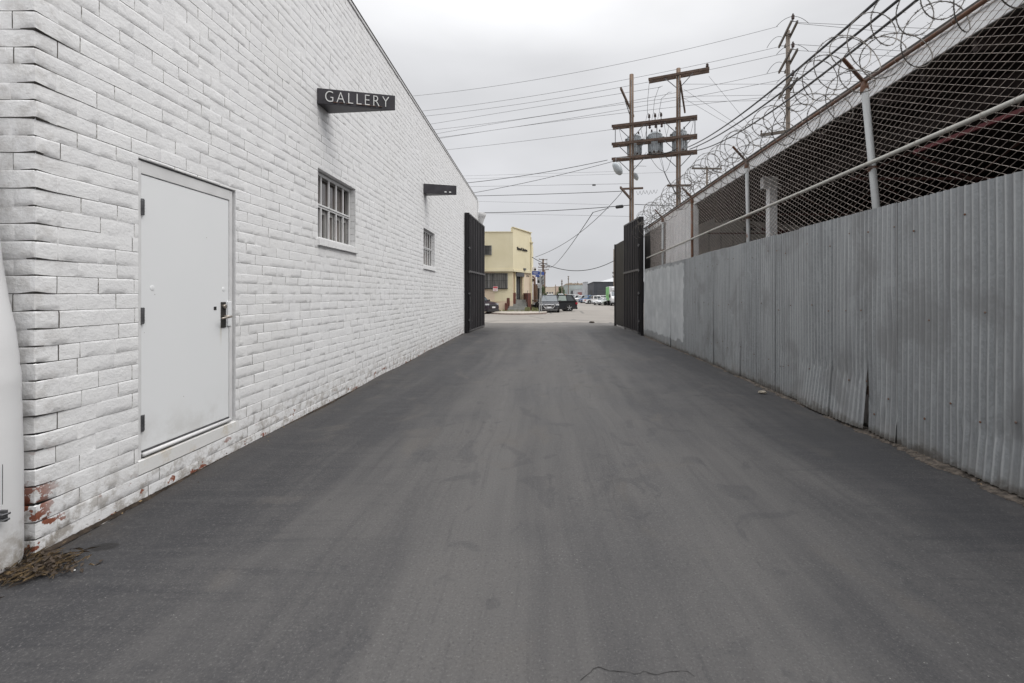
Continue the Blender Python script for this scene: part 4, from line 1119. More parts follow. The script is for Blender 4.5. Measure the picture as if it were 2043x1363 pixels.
# tall weathered pole with three pairs of arms seen end on
YC_ = 30.5
C0 = pole_at(1572, YC_)
tc_ = thing('utility_pole', 'tall weathered wooden pole with three pairs of end on crossarms above the warehouse roof', 'utility pole', C0)
lc = lambda p: Vector(p) - C0
bm = BM(); wpole(bm, C0, zat(62, YC_), .16, .13); obj('pole', bm, M['greypole'], tc_, True)
for (y_near, y_far) in ((43, 92), (99, 143), (156, 194)):
    for dx in (0, 12):
        bm = BM(); p0, p1 = P(1579 + dx, y_near, 29.0), P(1554 + dx, y_far, 32.0); p1.z = p0.z
        beam(bm, lc(p0), lc(p1), .10, .16); obj('crossarm', bm, M['greyarm'], tc_)
    bm = BM()
    for s in (.0, .45, .95):
        for (xa, za) in ((1579, y_near), (1591, y_near)): pass
        p = P(1579, y_near, 29.0).lerp(P(1554, y_far, 32.0), s); p.z = zat(y_near, 29.0); q = p + Vector((.42, 0, 0)); tube(bm, [lc(p), lc(q)], .025, 5)
    obj('spacer', bm, M['steel'], tc_)
    bm = BM(); p = lc(P(1582, y_near - 1, 29.0)); lathe(bm, p, [(.03, 0), (.03, .1), (.09, .12), (.10, .34), (.05, .36), (.05, .46)], 10); obj('insulator', bm, M['insul'], tc_)
    bm = BM(); n = 12
    for (pa, pb, hgt) in ((P(1549, y_near + 10, 29.5), P(1614, y_near + 4, 29), .55), (P(1530, y_far + 4, 32), P(1560, y_far - 18, 32), .3)):
        a, b = lc(pa), lc(pb); tube(bm, [a.lerp(b, k / n) + Vector((0, 0, hgt * 4 * (k / n) * (1 - k / n))) for k in range(n + 1)], .016, 4)
    obj('jumper_wires', bm, M['cable'], tc_)
bm = BM(); beam(bm, lc(P(1518, 270, 30)), lc(P(1572, 262, 30.2)), .12, .2)
obj('low_arm', bm, M['greyarm'], tc_)
bm = BM()
for px in (1519, 1540): lathe(bm, lc(P(px, 269, 30)), [(.03, 0), (.06, .10), (.04, .16), (.07, .22), (.02, .32)], 8)
obj('insulator', bm, M['insul'], tc_)

def small_pole(name, label, px, Y, ytop, arms, mats, r=.14, extra=None):
    b = pole_at(px, Y); root = thing(name, label, 'utility pole', b)
    bm = BM(); wpole(bm, b, zat(ytop, Y), r, r * .8, 10); obj('pole', bm, mats[0], root, True)
    for (xa, xb, y, dy) in arms:
        bm = BM(); beam(bm, P(xa, y, Y - .25) - b, P(xb, y + dy, Y - .25) - b, .13, .17)
        n = max(2, int((xb - xa) / F * Y / 1.1))
        for k in range(n + 1):
            q = P(xa, y, Y - .25).lerp(P(xb, y + dy, Y - .25), .04 + .92 * k / n) - b; lathe(bm, q + Vector((0, 0, .08)), [(.04, 0), (.06, .12), (.03, .2)], 6)
        obj('crossarm', bm, mats[1], root)
    return root
small_pole('utility_pole', 'weathered pole with a single crossarm rising behind the razor wire', 1410.5, 48, 333, [(1380, 1440, 336, 1)], (M['greypole'], M['greyarm']), .13)
r_ = small_pole('utility_pole', 'far brown pole crowded with many crossarms above the street sign', 1083.5, 120, 517, [(1075, 1092, 517.5, 1), (1074, 1092, 526, 0), (1075, 1097, 528.5, 4), (1074, 1092, 533.5, 1), (1074, 1095, 539, -1), (1079, 1087, 531, 1)], (M['pole'], M['arm']), .30)
small_pole('utility_pole', 'slim brown pole just right of the crowded crossarm pole', 1086.8, 118, 538, [(1084, 1090, 573, 0), (1085, 1089, 545, 0)], (M['pole'], M['arm']), .22)
small_pole('utility_pole', 'short dark pole in front of the pinkish building down the street', 1108.3, 130, 568, [], (M['greypole'], M['greyarm']), .14)
small_pole('utility_pole', 'distant pole with small crossarms in front of the pinkish building', 1121, 150, 558, [(1119.5, 1122.5, 562, 0), (1119.5, 1122.5, 567, 0)], (M['greypole'], M['greyarm']), .20)
small_pole('utility_pole', 'distant pole with one crossarm above the grey green roofed building', 1134, 180, 551, [(1132.5, 1135.5, 552, 0), (1132.8, 1135.2, 557, 0)], (M['greypole'], M['greyarm']), .22)
small_pole('utility_pole', 'thin pole with a small transformer beside the black board fence', 1224.5, 95, 497, [(1221.5, 1225.5, 545, 0), (1222, 1226, 552, 2)], (M['greypole'], M['greyarm']), .10)

# ------------------------------------------------------------------ overhead wires
def wire(name, label, pts, r, t0=0.0, t1=1.0, mat_='line', group=None, cat='wire', n=40):
    """a hanging span through two or three measured points, carried on past both by t0..t1"""
    W = [P(*p) for p in pts]
    if len(W) == 2: W.insert(1, (W[0] + W[1]) / 2)
    d1, d2 = (W[1] - W[0]).length, (W[2] - W[1]).length; m = d1 / (d1 + d2)
    def at(t):
        l0 = (t - m) * (t - 1) / ((0 - m) * (0 - 1)); l1 = t * (t - 1) / (m * (m - 1)); l2 = t * (t - m) / (1 - m)
        return W[0] * l0 + W[1] * l1 + W[2] * l2
    bm = BM(); tube(bm, [at(t0 + (t1 - t0) * k / n) for k in range(n + 1)], r, 5)
    return tag(obj(name, bm, M[mat_], None, True), label, cat, group)
GP = 'high wires crossing the sky above the alley'
wl = [((820, 192, 40), (1240, 127, 34), (1552, 53, 32), 'topmost single wire crossing the sky from the brick parapet to the tall pole'),
      ((840, 222, 40), (1240, 160.5, 34), (1556, 93, 32), 'second wire from the top running to the upper arms of the tall pole'),
      ((847, 232, 40), (1240, 174, 34), (1576, 104, 29.5), 'third wire from the top running to the second arms of the tall pole'),
      ((858, 248, 40), (1180, 196, 34), (1318, 174, 31), 'wire ending at the jumpers left of the right transformer pole'),
      ((866, 259, 40), (1240, 205, 34), (1556, 142, 32), 'upper wire of the close pair passing behind the transformer poles'),
      ((871, 267, 40), (1240, 208.5, 34), (1352, 194, 31.5), 'lower wire of the close pair reaching the right transformer pole'),
      ((876, 274.6, 40), (1240, 219, 34), (1556, 160, 31), 'upper wire of the pair just above the transformer crossarms'),
      ((876, 276.5, 40), (1240, 226, 34), (1553, 192, 31.5), 'lower wire of the pair just above the transformer crossarms'),
      ((892, 299, 40), (1110, 273.5, 35.5), (1224, 258, 32.6), 'lone wire ending at the left tip of the top transformer crossarm')]
for (a, b, c, lab) in wl: wire('power_line', lab, [a, b, c], .013, -.5, 1.0, 'line', GP)
wire('cable', 'upper black cable hanging from the lowest transformer crossarm to the brick building', [(937, 364.5, 36), (1080, 345, 34), (1212, 319.5, 32.4)], .022, -.35, 1.0, 'cable', 'black cables to the transformer poles')
wire('cable', 'lower black cable rising from the brick parapet end to the lowest transformer crossarm', [(950, 384, 36), (1090, 355.5, 34), (1224, 322, 32.4)], .018, -.35, 1.0, 'cable', 'black cables to the transformer poles')
wire('cable', 'nearly level black cable reaching the low arm of the left transformer pole', [(952, 391, 38), (1100, 387, 35), (1208, 383, 32.2)], .022, -.4, 1.12, 'cable', 'black cables to the transformer poles')
c_ = wire('cable', 'level black cable with a splice canister next to the left transformer pole', [(956, 424.5, 38), (1100, 420.5, 35), (1256, 409.5, 32)], .026, -.4, 1.0, 'cable', 'black cables to the transformer poles')
bm = BM(); a, b = P(1228, 413.5, 32.4), P(1244, 411.5, 32.2); tube(bm, [a, a.lerp(b, .1), a.lerp(b, .9), b], [.05, .12, .12, .05], 10); obj('splice_canister', bm, M['cable'], c_, True)
GT = 'thin far wires low in the sky between the brick building and the transformer poles'
for k, (a, b, lab) in enumerate([((930, 351, 60), (1240, 342, 50), 'uppermost thin far wire above the black cables'), ((934, 357, 60), (1240, 347, 50), 'second thin far wire close under the uppermost one'),
        ((940, 372.5, 45), (1262, 366.5, 33), 'thin wire with a small splice between the sagging black cables'), ((955, 402, 60), (1215, 408.5, 50), 'thin far wire sloping down to the right above the canister cable'), ((962, 426, 60), (1258, 432, 40), 'lowest thin far wire above the yellow building')]):
    o = wire('power_line', lab, [a, b], .012, -.4, 1.0 if k != 1 else 1.3, 'line', GT)
    if k == 2: bm = BM(); q = P(1185, 369.3, 36); box(bm, q - Vector((.13, .05, .06)), q + Vector((.13, .05, .06))); obj('splice', bm, M['steel'], o)
GD = 'service drops running down to the yellow building'
wire('cable', 'grey guy line slanting from the left transformer pole to the yellow building', [(1241, 383, 32), (1160, 462, 38), (1068, 513, 46)], .022, 0, 1, 'line', GD)
wire('cable', 'black drop cable sagging from the canister down the far street', [(1183, 424, 34), (1142, 485, 45), (1091, 518.5, 115)], .030, 0, 1, 'cable', GD)
wire('cable', 'short black lead from the canister to the top of the drop cable', [(1183, 424, 34), (1215, 415, 33)], .022, 0, 1, 'cable', GD)
wire('cable', 'thick black cable drooping in a deep curve right of the yellow building', [(1061, 513, 46), (1160, 540, 46), (1231, 517, 46)], .034, 0, 1.1, 'cable', GD)
GR = 'wires leading right from the tall pole behind the warehouse roof'
for a, b, lab in [((1590, 45, 29), (1870, 58, 24), 'top wire leading right from the tall pole'), ((1592, 47, 29), (1840, 70, 24), 'faint wire just under the top wire right of the tall pole'), ((1592, 89, 29), (1800, 102, 25), 'wire leading right from the upper arms of the tall pole'),
                  ((1592, 101, 29), (1790, 113, 25), 'wire leading right from the second arms of the tall pole'), ((1590, 142, 30), (1730, 148, 27), 'wire leading right between the second and third arms of the tall pole'), ((1592, 158, 29), (1710, 163, 26), 'wire leading right from the lowest arms of the tall pole')]:
    wire('power_line', lab, [a, b], .013, 0, 1.35, 'line', GR)
GL = 'level wires behind the transformer poles'
for a, b, lab in [((1364, 168, 31), (1700, 168, 34), 'highest level wire from the right transformer pole past the tall pole'), ((1364, 192.5, 31), (1660, 188, 34), 'middle level wire from the right transformer pole past the tall pole'), ((1364, 203.5, 31), (1640, 199, 34), 'lowest level wire from the right transformer pole past the tall pole')]:
    wire('power_line', lab, [a, b], .012, 0, 1.2, 'line', GL)
wire('guy_wire', 'steep guy wire from the end of the top arm down behind the razor wire', [(1414, 152, 31), (1505, 262, 27)], .010, 0, 1.3, 'line', 'guy wires from the right transformer pole')
wire('guy_wire', 'middle guy wire slanting down right from the right transformer pole', [(1364, 178, 31), (1470, 248, 27)], .010, 0, 1.3, 'line', 'guy wires from the right transformer pole')
wire('guy_wire', 'lowest guy wire slanting down right from the right transformer pole', [(1364, 196, 31), (1460, 252, 27)], .010, 0, 1.3, 'line', 'guy wires from the right transformer pole')
wire('power_line', 'slack black wire passing behind the razor wire to the left transformer pole', [(1266, 408, 32), (1345, 411, 31)], .022, 0, 1.0, 'cable')
GH = 'three thick service cables sweeping up over the warehouse'
for a, m_, b, lab in [((1372, 294, 30.6), (1500, 212, 16.3), (1756, -4, 8.3), 'topmost thick service cable sweeping up to the right'), ((1376, 298, 30.6), (1520, 213, 16), (1790, 2, 8.3), 'middle thick service cable sweeping up to the right'), ((1392, 300, 30.6), (1540, 222, 16), (1832, -2, 8.3), 'lowest thick service cable sweeping up to the right')]:
    wire('cable', lab, [a, m_, b], .030, 0, 1.25, 'cable', GH)
# ------------------------------------------------------------------ corner island, yellow building
M['walk'] = m_simple('sidewalk_concrete', (.38, .345, .30), .9, 0, .14, 1.5, .15)
M['kerb'] = m_simple('kerb_concrete', (.24, .19, .165), .9, 0, .2, 3, .2)
arc = []
for px, py, Y in ((968, 623, 41.4), (978, 626.5, 39.2), (1000, 629, 37.2), (1030, 630, 36.4), (1060, 629, 36.9), (1080, 627.5, 38.0), (1090, 625.5, 39.6), (1091, 622, 43)):
    arc.append(((px - CX) / F * Y, Y))
def smooth_line(p, n=5):
    out = []
    for i in range(len(p) - 1):
        a, b, c, d = p[max(i - 1, 0)], p[i], p[i + 1], p[min(i + 2, len(p) - 1)]
        for k in range(n):
            t = k / n
            out.append(tuple(.5 * (2 * b[j] + (c[j] - a[j]) * t + (2 * a[j] - 5 * b[j] + 4 * c[j] - d[j]) * t * t + (3 * b[j] - a[j] - 3 * c[j] + d[j]) * t ** 3) for j in (0, 1)))
    return out + [p[-1]]
edge = smooth_line(arc)
bm = BM(); zt = .005
inner = [(x * .97 - .03, y + .22) for x, y in edge]
o_lo = [bm.verts.new((x, y, gz(y) - .05)) for x, y in edge]; o_hi = [bm.verts.new((x, y + .02, gz(y) + .115)) for x, y in edge]; i_hi = [bm.verts.new((x, y, gz(y) + .12)) for x, y in inner]
for k in range(len(edge) - 1):
    bm.faces.new((o_lo[k], o_lo[k + 1], o_hi[k + 1], o_hi[k])); bm.faces.new((o_hi[k], o_hi[k + 1], i_hi[k + 1], i_hi[k])).material_index = 1
back = [bm.verts.new((x - .02, 62, gz(62) + .12)) for x, _ in inner]
for k in range(len(edge) - 1): bm.faces.new((i_hi[k], i_hi[k + 1], back[k + 1], back[k])).material_index = 1
tag(obj('sidewalk', bm, [M['kerb'], M['walk']]), kind='structure')
bm = BM()
quad(bm, (-40, 40.6, gz(41) + .004), (-4.6, 40.6, gz(41) + .004), (-4.6, 60, gz(50) + .02), (-40, 60, gz(50) + .02)); tag(obj('parking_apron', bm, M['walk']), kind='structure')

M['yellow'] = m_stucco('pale_yellow_stucco', (.63, .57, .395), (.68, .62, .445))
M['peach'] = m_stucco('peach_stucco', (.62, .51, .385), (.67, .56, .43))
M['brownwood'] = m_wood('red_brown_cladding', (.085, .03, .022), (.16, .062, .045), (9, 9, 1.5))
M['step'] = m_simple('grey_painted_steps', (.36, .36, .33), .9, 0, .12, 3)
M['riser'] = m_simple('shaded_step_riser', (.23, .23, .215), .9, 0, .15, 3)  # darker copy of the step grey: shade painted on the risers
M['shopglass'] = m_glass('shop_glass', (.16, .18, .19), .08)
M['darkglass'] = m_glass('dark_glass', (.055, .06, .065), .08)
M['curtain'] = m_wood('curtained_glass', (.05, .05, .05), (.24, .235, .22), (1.7, 1, .12))
M['paper'] = m_simple('white_paper', (.72, .70, .70), .8, 0, .05)
M['dullred'] = m_simple('dull_red_panel', (.26, .12, .12), .8)
M['redprint'] = m_simple('red_print', (.50, .10, .11), .8)
M['whitewall'] = m_stucco('white_stucco', (.66, .65, .68), (.74, .73, .75))
YB_ = 43.0
bc = Vector(((1023.5 - CX) / F * YB_, YB_)); bd = Vector(((1059.5 - CX) / F * 47.0, 47.0))
yb = thing('corner_building', 'pale yellow two storey corner building with barred windows and a chamfered stepped entrance', 'building', (bc.x, bc.y, gz(44)))
oz = gz(44)
def YP(px, py, Y): v = P(px, py, Y); return Vector((v.x - bc.x, v.y - bc.y, v.z - oz))
ZP = zat(454, YB_) - oz; ZL = zat(463.5, YB_) - oz; ZB = zat(540.5, YB_) - oz; ZG = 0.0
ch = Vector((bd.x - bc.x, bd.y - bc.y, 0)); chL = ch.length; chd = ch.normalized(); chn = Vector((chd.y, -chd.x, 0))
OV = .22
def on_ch(px):                   # point of the chamfer at a photo column
    k = (px - CX) / F; t = (k * bc.y - bc.x) / (ch.x - k * ch.y); return Vector((bc.x + ch.x * t - bc.x, ch.y * t, 0)), bc.y + ch.y * t
bm = BM()                        # upper storey: wide block with a raised stepped parapet over the chamfer
up = [(-16, 0), (0, 0), (ch.x, ch.y), (ch.x, 14), (-16, 14)]
prism(bm, up, ZB, ZL)
prism(bm, [(-.02, .002), (.0, .002), (ch.x - .002, ch.y), (ch.x - .2, ch.y + .1), (-.22, .2)], ZL, ZP)
obj('upper_wall', bm, M['yellow'], yb)
bm = BM(); box(bm, (-16.05, -.05, ZL), (-.03, .18, ZL + .07)); 
beam(bm, (-.05, -.03, ZP + .03), (ch.x + .02, ch.y - .03, ZP + .03), .22, .07); obj('parapet_coping', bm, M['yellow'], yb)
bm = BM(); box(bm, (-16, -.06, ZB - .06), (0.02, -.001, ZB + .16)); beam(bm, Vector((0, 0, ZB + .05)) + chn * .03, Vector((ch.x, ch.y, ZB + .05)) + chn * .03, .06, .22); obj('belt_course', bm, M['yellow'], yb)
bm = BM()                        # lower storey set back under the overhang
e1 = on_ch(1043.5)[0] - chn * .10; e2 = on_ch(1059)[0] - chn * .10; q0_, q1_ = YP(1027.5, 600, 44.2), YP(1041.5, 600, 45.3)
lo_ = [(-16, OV), (-.02, OV), (q0_.x - .12, q0_.y + .75), (q1_.x - .28, q1_.y + .65), (e1.x, e1.y), (e2.x, e2.y), (ch.x - .12, 14), (-16, 14)]
prism(bm, lo_, -.1, ZB - .062)
lw = obj('lower_wall', bm, M['peach'], yb)
bm = BM(); box(bm, (-1.75, OV - .012, 1.07), (-.03, OV - .002, ZB - .07)); box(bm, (-16, OV - .03, 1.02), (-1.2, OV - .002, 1.07)); obj('yellow_band', bm, M['yellow'], lw)
# upper window
def barred(parent, x0, x1, z0, z1, y, nb, split):
    bm = BM(); box(bm, (x0, y - .02, z0), (x1, y - .004, z1)); w = obj('window', bm, M['curtain'], parent)
    bm = BM(); t = .05
    box(bm, (x0 - t, y - .06, z0 - t), (x1 + t, y - .003, z0)); box(bm, (x0 - t, y - .06, z1), (x1 + t, y - .003, z1 + t)); box(bm, (x0 - t, y - .06, z0), (x0, y - .003, z1)); box(bm, (x1, y - .06, z0), (x1 + t, y - .003, z1))
    for s in split: xx = x0 + (x1 - x0) * s; box(bm, (xx - .05, y - .05, z0), (xx + .05, y - .0205, z1))
    obj('window_frame', bm, M['sash'], w)
    bm = BM()
    for k in range(nb + 1): xx = x0 + (x1 - x0) * k / nb; tube(bm, [(xx, y - .12, z0 - .03), (xx, y - .12, z1 + .03)], .016, 5)
    for zz in (z0 - .03, (z0 + z1) / 2, z1 + .03): box(bm, (x0 - .04, y - .135, zz - .012), (x1 + .04, y - .105, zz + .012))
    obj('bars', bm, M['black'], w); return w
wx1 = YP(980, 490, YB_).x; barred(yb, wx1 - 2.2, wx1, zat(508, YB_) - oz, zat(491, YB_) - oz, 0, 12, (.42,))
wx1 = YP(1012, 560, YB_ + OV).x
w = barred(yb, wx1 - 4.2, wx1, zat(574, YB_) - oz, zat(546, YB_) - oz, OV, 24, (.3, .58))
bm = BM(); box(bm, (wx1 - 4.3, OV - .16, zat(576, YB_) - oz - .03), (wx1 + .05, OV - .003, zat(574.5, YB_) - oz)); obj('window_sill', bm, M['black'], w)
bm = BM(); nx0, nx1 = YP(983.5, 0, YB_).x, YP(993, 0, YB_).x; za, zb2 = zat(581, YB_) - oz, zat(571.5, YB_) - oz
box(bm, (nx0, OV - .20, za), (nx1, OV - .185, zb2)); s = obj('notice_board', bm, M['paper'], yb)
bm = BM(); box(bm, (nx0 + .02, OV - .205, zb2 - .19), (nx1 - .02, OV - .2005, zb2 - .02))
for k in range(3): box(bm, (nx0 + .06, OV - .205, za + .05 + .06 * k), (nx1 - .06 - .05 * (k % 2), OV - .2005, za + .07 + .06 * k))
obj('notice_print', bm, M['redprint'], s)
# entrance: recessed door, awning roller, steps, clad side walls
dA, dB = Vector((-.62, 1.42, 0)), Vector((.12, 2.42, 0))
dv = Vector((.40, 2.6, 0)); 
def onfloor(px, Y): v = YP(px, 600, Y); return Vector((v.x, v.y, 0))
q0, q1 = onfloor(1027.5, 44.2), onfloor(1041.5, 45.3)
dd = (q1 - q0).normalized(); dn = Vector((dd.y, -dd.x, 0)); zf = zat(598, 44.5) - oz; zd = zat(549, 44.5) - oz; zt2 = ZB - .07
bm = BM(); obox(bm, (q0 + q1) / 2 + Vector((0, 0, (zf + zt2) / 2)) - dn * .3, dd, dn, (0, 0, 1), ((q1 - q0).length, .06, zt2 - zf)); door2 = obj('entrance_door', bm, M['shopglass'], yb)
bm = BM(); Lq = (q1 - q0).length
for s, wd in ((.03, .10), (.36, .05), (.68, .06), (.97, .10)): obox(bm, q0 + dd * (Lq * s) + Vector((0, 0, (zf + zd) / 2)) - dn * .25, dd, dn, (0, 0, 1), (wd, .06, zd - zf))
for z in (zf + .05, zf + .55, zd - .04): obox(bm, q0 + dd * (Lq * .5) + Vector((0, 0, z)) - dn * .255, dd, dn, (0, 0, 1), (Lq * .9, .05, .09))
obj('door_frame', bm, M['steel'], door2)
bm = BM(); obox(bm, q0 + dd * (Lq * .5) + Vector((0, 0, zt2 - .22)) + dn * .05, dd, dn, (0, 0, 1), (Lq * 1.12, .35, .38)); obj('roller_awning', bm, M['steel'], yb)
bm = BM(); obox(bm, q0 - dd * .10 + Vector((0, 0, (zf + zt2) / 2)) - dn * .10, dd, dn, (0, 0, 1), (.16, .5, zt2 - zf)); obox(bm, q1 + dd * .08 + Vector((0, 0, (zf + zt2) / 2)) - dn * .10, dd, dn, (0, 0, 1), (.12, .5, zt2 - zf)); obj('door_jamb', bm, M['yellow'], yb)
bm = BM(); sa, sb = onfloor(1011, 42.6), onfloor(1051, 42.8)
ns = 6
for k in range(ns):
    f = k / ns; a = sa.lerp(onfloor(1022.5, 44.0), f); b = sb.lerp(onfloor(1051, 44.4), f); h = zf * (k + 1) / ns
    prism(bm, [(a.x, a.y), (b.x, b.y), (q1.x + .6, q1.y + .5), (q0.x - .3, q0.y + .6)], h - zf / ns - (.1 if k == 0 else -.001), h - .001 * k)
bm.normal_update()
for f_ in bm.faces: f_.material_index = 0 if f_.normal.z > .5 else 1  # light treads, dark risers: shading put into the colour
obj('entrance_steps', bm, [M['step'], M['riser']], yb)
bm = BM()
for (px, py, Y) in ((1007.5, 605, 42.9), (1011.5, 594.5, 43.2), (1017, 584.5, 43.5)):
    a = YP(px, py, Y); box(bm, (a.x - .02, a.y, -.1), (a.x + .26 + (.3 if py < 590 else 0), a.y + .5, a.z))
a = YP(1044, 585, 45.3); b = YP(1053, 585, 43.4); c = YP(1059.5, 585, 44.0)
prism(bm, [(a.x, a.y), (b.x, b.y), (c.x, c.y), (c.x - .1, c.y + 1.8)], -.1, a.z)
obj('clad_parapet', bm, M['brownwood'], yb)
bm = BM()
for px, Y in ((1019.5, 43.4), (1052.6, 43.35)):
    a = YP(px, 574 if px < 1030 else 580, Y); tube(bm, [(a.x, a.y, zf * .4), a], .02, 6); tube(bm, [a, a + Vector((.18 if px < 1030 else 0, .1, 0))], .02, 6)
obj('handrail', bm, M['black'], yb)
# lettering across the chamfer, house number, lamp, drain pipe
M['ink'] = m_simple('black_letters', (.018, .015, .012), .5)
a, Ya = on_ch(1031); b, Yb = on_ch(1051)
z_ = zat(498.5, Ya) - oz
tb = text_bm('Natural Collection', .4, .05, 1.0); place_text(tb, a + Vector((0, 0, z_)) + chn * .05, chd, (0, 0, 1), (b - a).length, .30)
obj('shop_lettering', tb, M['ink'], yb)
a, Ya = on_ch(1050.5); b, Yb = on_ch(1056.5)
a = YP(1049.5, 553, 44.6); tb = text_bm('716', .3, .03, 1.0); place_text(tb, a + chn * .02, chd, (0, 0, 1), .62, .24); obj('house_number', tb, M['ink'], yb)
a, Ya = on_ch(1045.5); bm = BM(); obox(bm, a + Vector((0, 0, zat(537.5, Ya) - oz)) + chn * .08, chd, chn, (0, 0, 1), (.36, .16, .2)); obj('wall_lamp', bm, M['steel'], yb)
bm = BM(); e = Vector((ch.x + .0, ch.y - .10, 0)); zr = zat(484, 46.8) - oz
lathe(bm, e + Vector((.03, 0, zr - .2)), [(.09, 0), (.16, .12), (.22, .18), (.22, .24), (.1, .25)], 10); tube(bm, [e + Vector((.03, 0, -.05)), e + Vector((.03, 0, zr))], .09, 8); tube(bm, [e + Vector((.0, 0, zr)), e + Vector((.0, 0, zr + .55))], .06, 6)
obj('drain_pipe', bm, M['yellow'], yb)

# white painted building next along the street
b2 = thing('white_building', 'white stucco building with scrawled marks behind the yellow corner building', 'building', (-1.35, 52, gz(52)))
bm = BM(); box(bm, (-10, 0, -.2), (0.45, 30, zat(533, 52) - gz(52))); obj('wall', bm, M['whitewall'], b2)
bm = BM()
for px, py, w_, h_ in ((1063, 522, .15, .45), (1064.6, 529, .28, .28), (1066, 533.6, .25, .22), (1067.6, 537.5, .22, .2), (1062.8, 559, .3, .12), (1062.5, 600, .2, .3), (1064, 612, .12, .2)):
    p = P(px, py, 51.9) - Vector((-1.35, 52, gz(52)))
    if py > 534: lathe(bm, (p.x, -.03, p.z), [(w_ * .6, 0), (w_ * .35, .025)], 7, 'Y')
obj('scrawl', bm, M['ink'], b2)

# street furniture on the corner
M['blue'] = m_simple('blue_street_sign', (.02, .06, .25), .5, 0, .1)
M['signback'] = m_simple('grey_sign_back', (.33, .34, .34), .5, .3, .2, 10)
sgn = thing('street_sign', 'grey post with a blue WILDE ST street name plate at the corner kerb', 'street sign', (P(1077.2, 0, 38.6).x, 38.6, gz(38.6) + .11))
o0 = Vector(sgn.location)
bm = BM(); p0 = P(1076, 627, 38.6) - o0; p1 = P(1079, 540.5, 38.6) - o0; tube(bm, [(p0.x, 0, 0), p1], .048, 8); obj('post', bm, M['signback'], sgn)
bm = BM(); a, b = P(1061.5, 548.3, 38.55) - o0, P(1076.5, 541, 38.55) - o0; box(bm, (a.x, a.y, a.z), (b.x, a.y + .012, b.z)); pl = obj('name_plate', bm, M['blue'], sgn)
tb = text_bm('WILDE ST', .2, .006, 1.0); place_text(tb, (a.x + .09, a.y - .004, a.z + .09), (1, 0, 0), (0, 0, 1), (b.x - a.x) - .2, (b.z - a.z) * .48); obj('lettering', tb, M['paper'], pl)
bm = BM(); a, b = P(1068.5, 552.8, 38.5) - o0, P(1076.5, 548.6, 38.5) - o0; box(bm, (a.x, a.y, a.z), (b.x, a.y + .012, b.z)); obj('name_plate', bm, M['blue'], sgn)
bm = BM(); a, b = P(1079.5, 549, 39.2) - o0, P(1083, 542, 38.6) - o0; obox(bm, (a + b) / 2, (.5, .85, 0), (-.85, .5, 0), (0, 0, 1), (.75, .012, .28)); obj('name_plate', bm, M['blue'], sgn)
sg2 = thing('traffic_sign', 'grey backs of two scrawled traffic signs on a post behind the street name sign', 'traffic sign', (P(1080, 0, 40.5).x, 40.5, gz(40.5) + .11)); o2 = Vector(sg2.location)
bm = BM(); tube(bm, [(0, 0, 0), (0, 0, zat(550, 40.5) - o2.z)], .04, 8); obj('post', bm, M['signback'], sg2)
for x0_, x1_, ya_, yb_ in ((1071.5, 1079, 551, 566), (1080.5, 1086, 550, 568), (1073, 1078.5, 567, 575)):
    a, b = P(x0_, yb_, 40.4) - o2, P(x1_, ya_, 40.4) - o2; bm = BM(); box(bm, (a.x, a.y - (.03 if x0_ == 1073 else 0), a.z), (b.x, a.y + .01, b.z), .003); pl = obj('sign_plate', bm, M['signback'], sg2)
    if ya_ < 560:
        bm = BM(); c = (a + b) / 2
        for k in range(5):
            q = Vector((rnd.uniform(a.x + .06, b.x - .06), a.y - .012, rnd.uniform(a.z + .08, b.z - .1)))
            tube(bm, [q + Vector((.09 * math.cos(t), 0, .09 * math.sin(t * 1.3))) for t in [rnd.uniform(0, 2) + .7 * j for j in range(6)]], .018, 4)
        obj('scrawl', bm, M['ink'], pl)
vp = thing('vent_pipe', 'rusty brown vent pipe with a bent top beside the yellow building', 'pipe', (P(1066.5, 0, 49).x, 49, gz(49))); ov = Vector(vp.location)
bm = BM(); tp_ = P(1066.5, 555, 49) - ov; tube(bm, [(0.1, 0, 0), (0.02, 0, tp_.z - .3), (0, 0, tp_.z), (-.12, 0, tp_.z + .14), (-.35, 0, tp_.z + .1)], .09, 8); obj('pipe', bm, M['rust'], vp, True)
for k, (px, Y, yt, w_, lab) in enumerate(((1068.5, 50, 568, .22, 'dark brown timber post next to the rusty vent pipe'), (1073.5, 51, 571, .28, 'dark cabinet standing against the utility posts at the corner'))):
    p = P(px, yt, Y); r2 = thing('utility_box' if k else 'timber_post', lab, 'post' if not k else 'cabinet', (p.x, Y, gz(Y))); bm = BM()
    box(bm, (-w_, -.15, 0), (w_, .15, p.z - gz(Y)), .02)
    obj('body', bm, M['black'] if k else M['pole'], r2)
    bm = BM(); box(bm, (-w_ * 1.1, -.17, p.z - gz(Y)), (w_ * 1.1, .17, p.z - gz(Y) + .05)); obj('cap', bm, M['steel'], r2)

# ------------------------------------------------------------------ foliage
def m_leaf(name, a, b):
    t = NT(name); c = t.mix(t.noise(7, 3), a, b); t.b.inputs['Subsurface Weight'].default_value = 0
    return t.done(c, .7)
M['leaf'] = m_leaf('green_leaves', (.035, .065, .022), (.085, .125, .045)); M['weed'] = m_leaf('weed_leaves', (.10, .12, .045), (.22, .21, .10))
def leaves(bm, blobs, n, size, q):
    for k in range(n):
        c, rx, ry, rz = q.choice(blobs)
        d = Vector((q.gauss(0, 1), q.gauss(0, 1), q.gauss(0, 1))).normalized() * (q.random() ** .4)
        p = Vector(c) + Vector((d.x * rx, d.y * ry, d.z * rz)); s = size * q.uniform(.5, 1.4)
        u = Vector((q.gauss(0, 1), q.gauss(0, 1), q.gauss(0, .6))).normalized(); v = u.cross(Vector((q.gauss(0, 1), q.gauss(0, 1), q.gauss(0, 1)))).normalized()
        quad(bm, p - u * s, p + v * s * .45, p + u * s, p - v * s * .45)
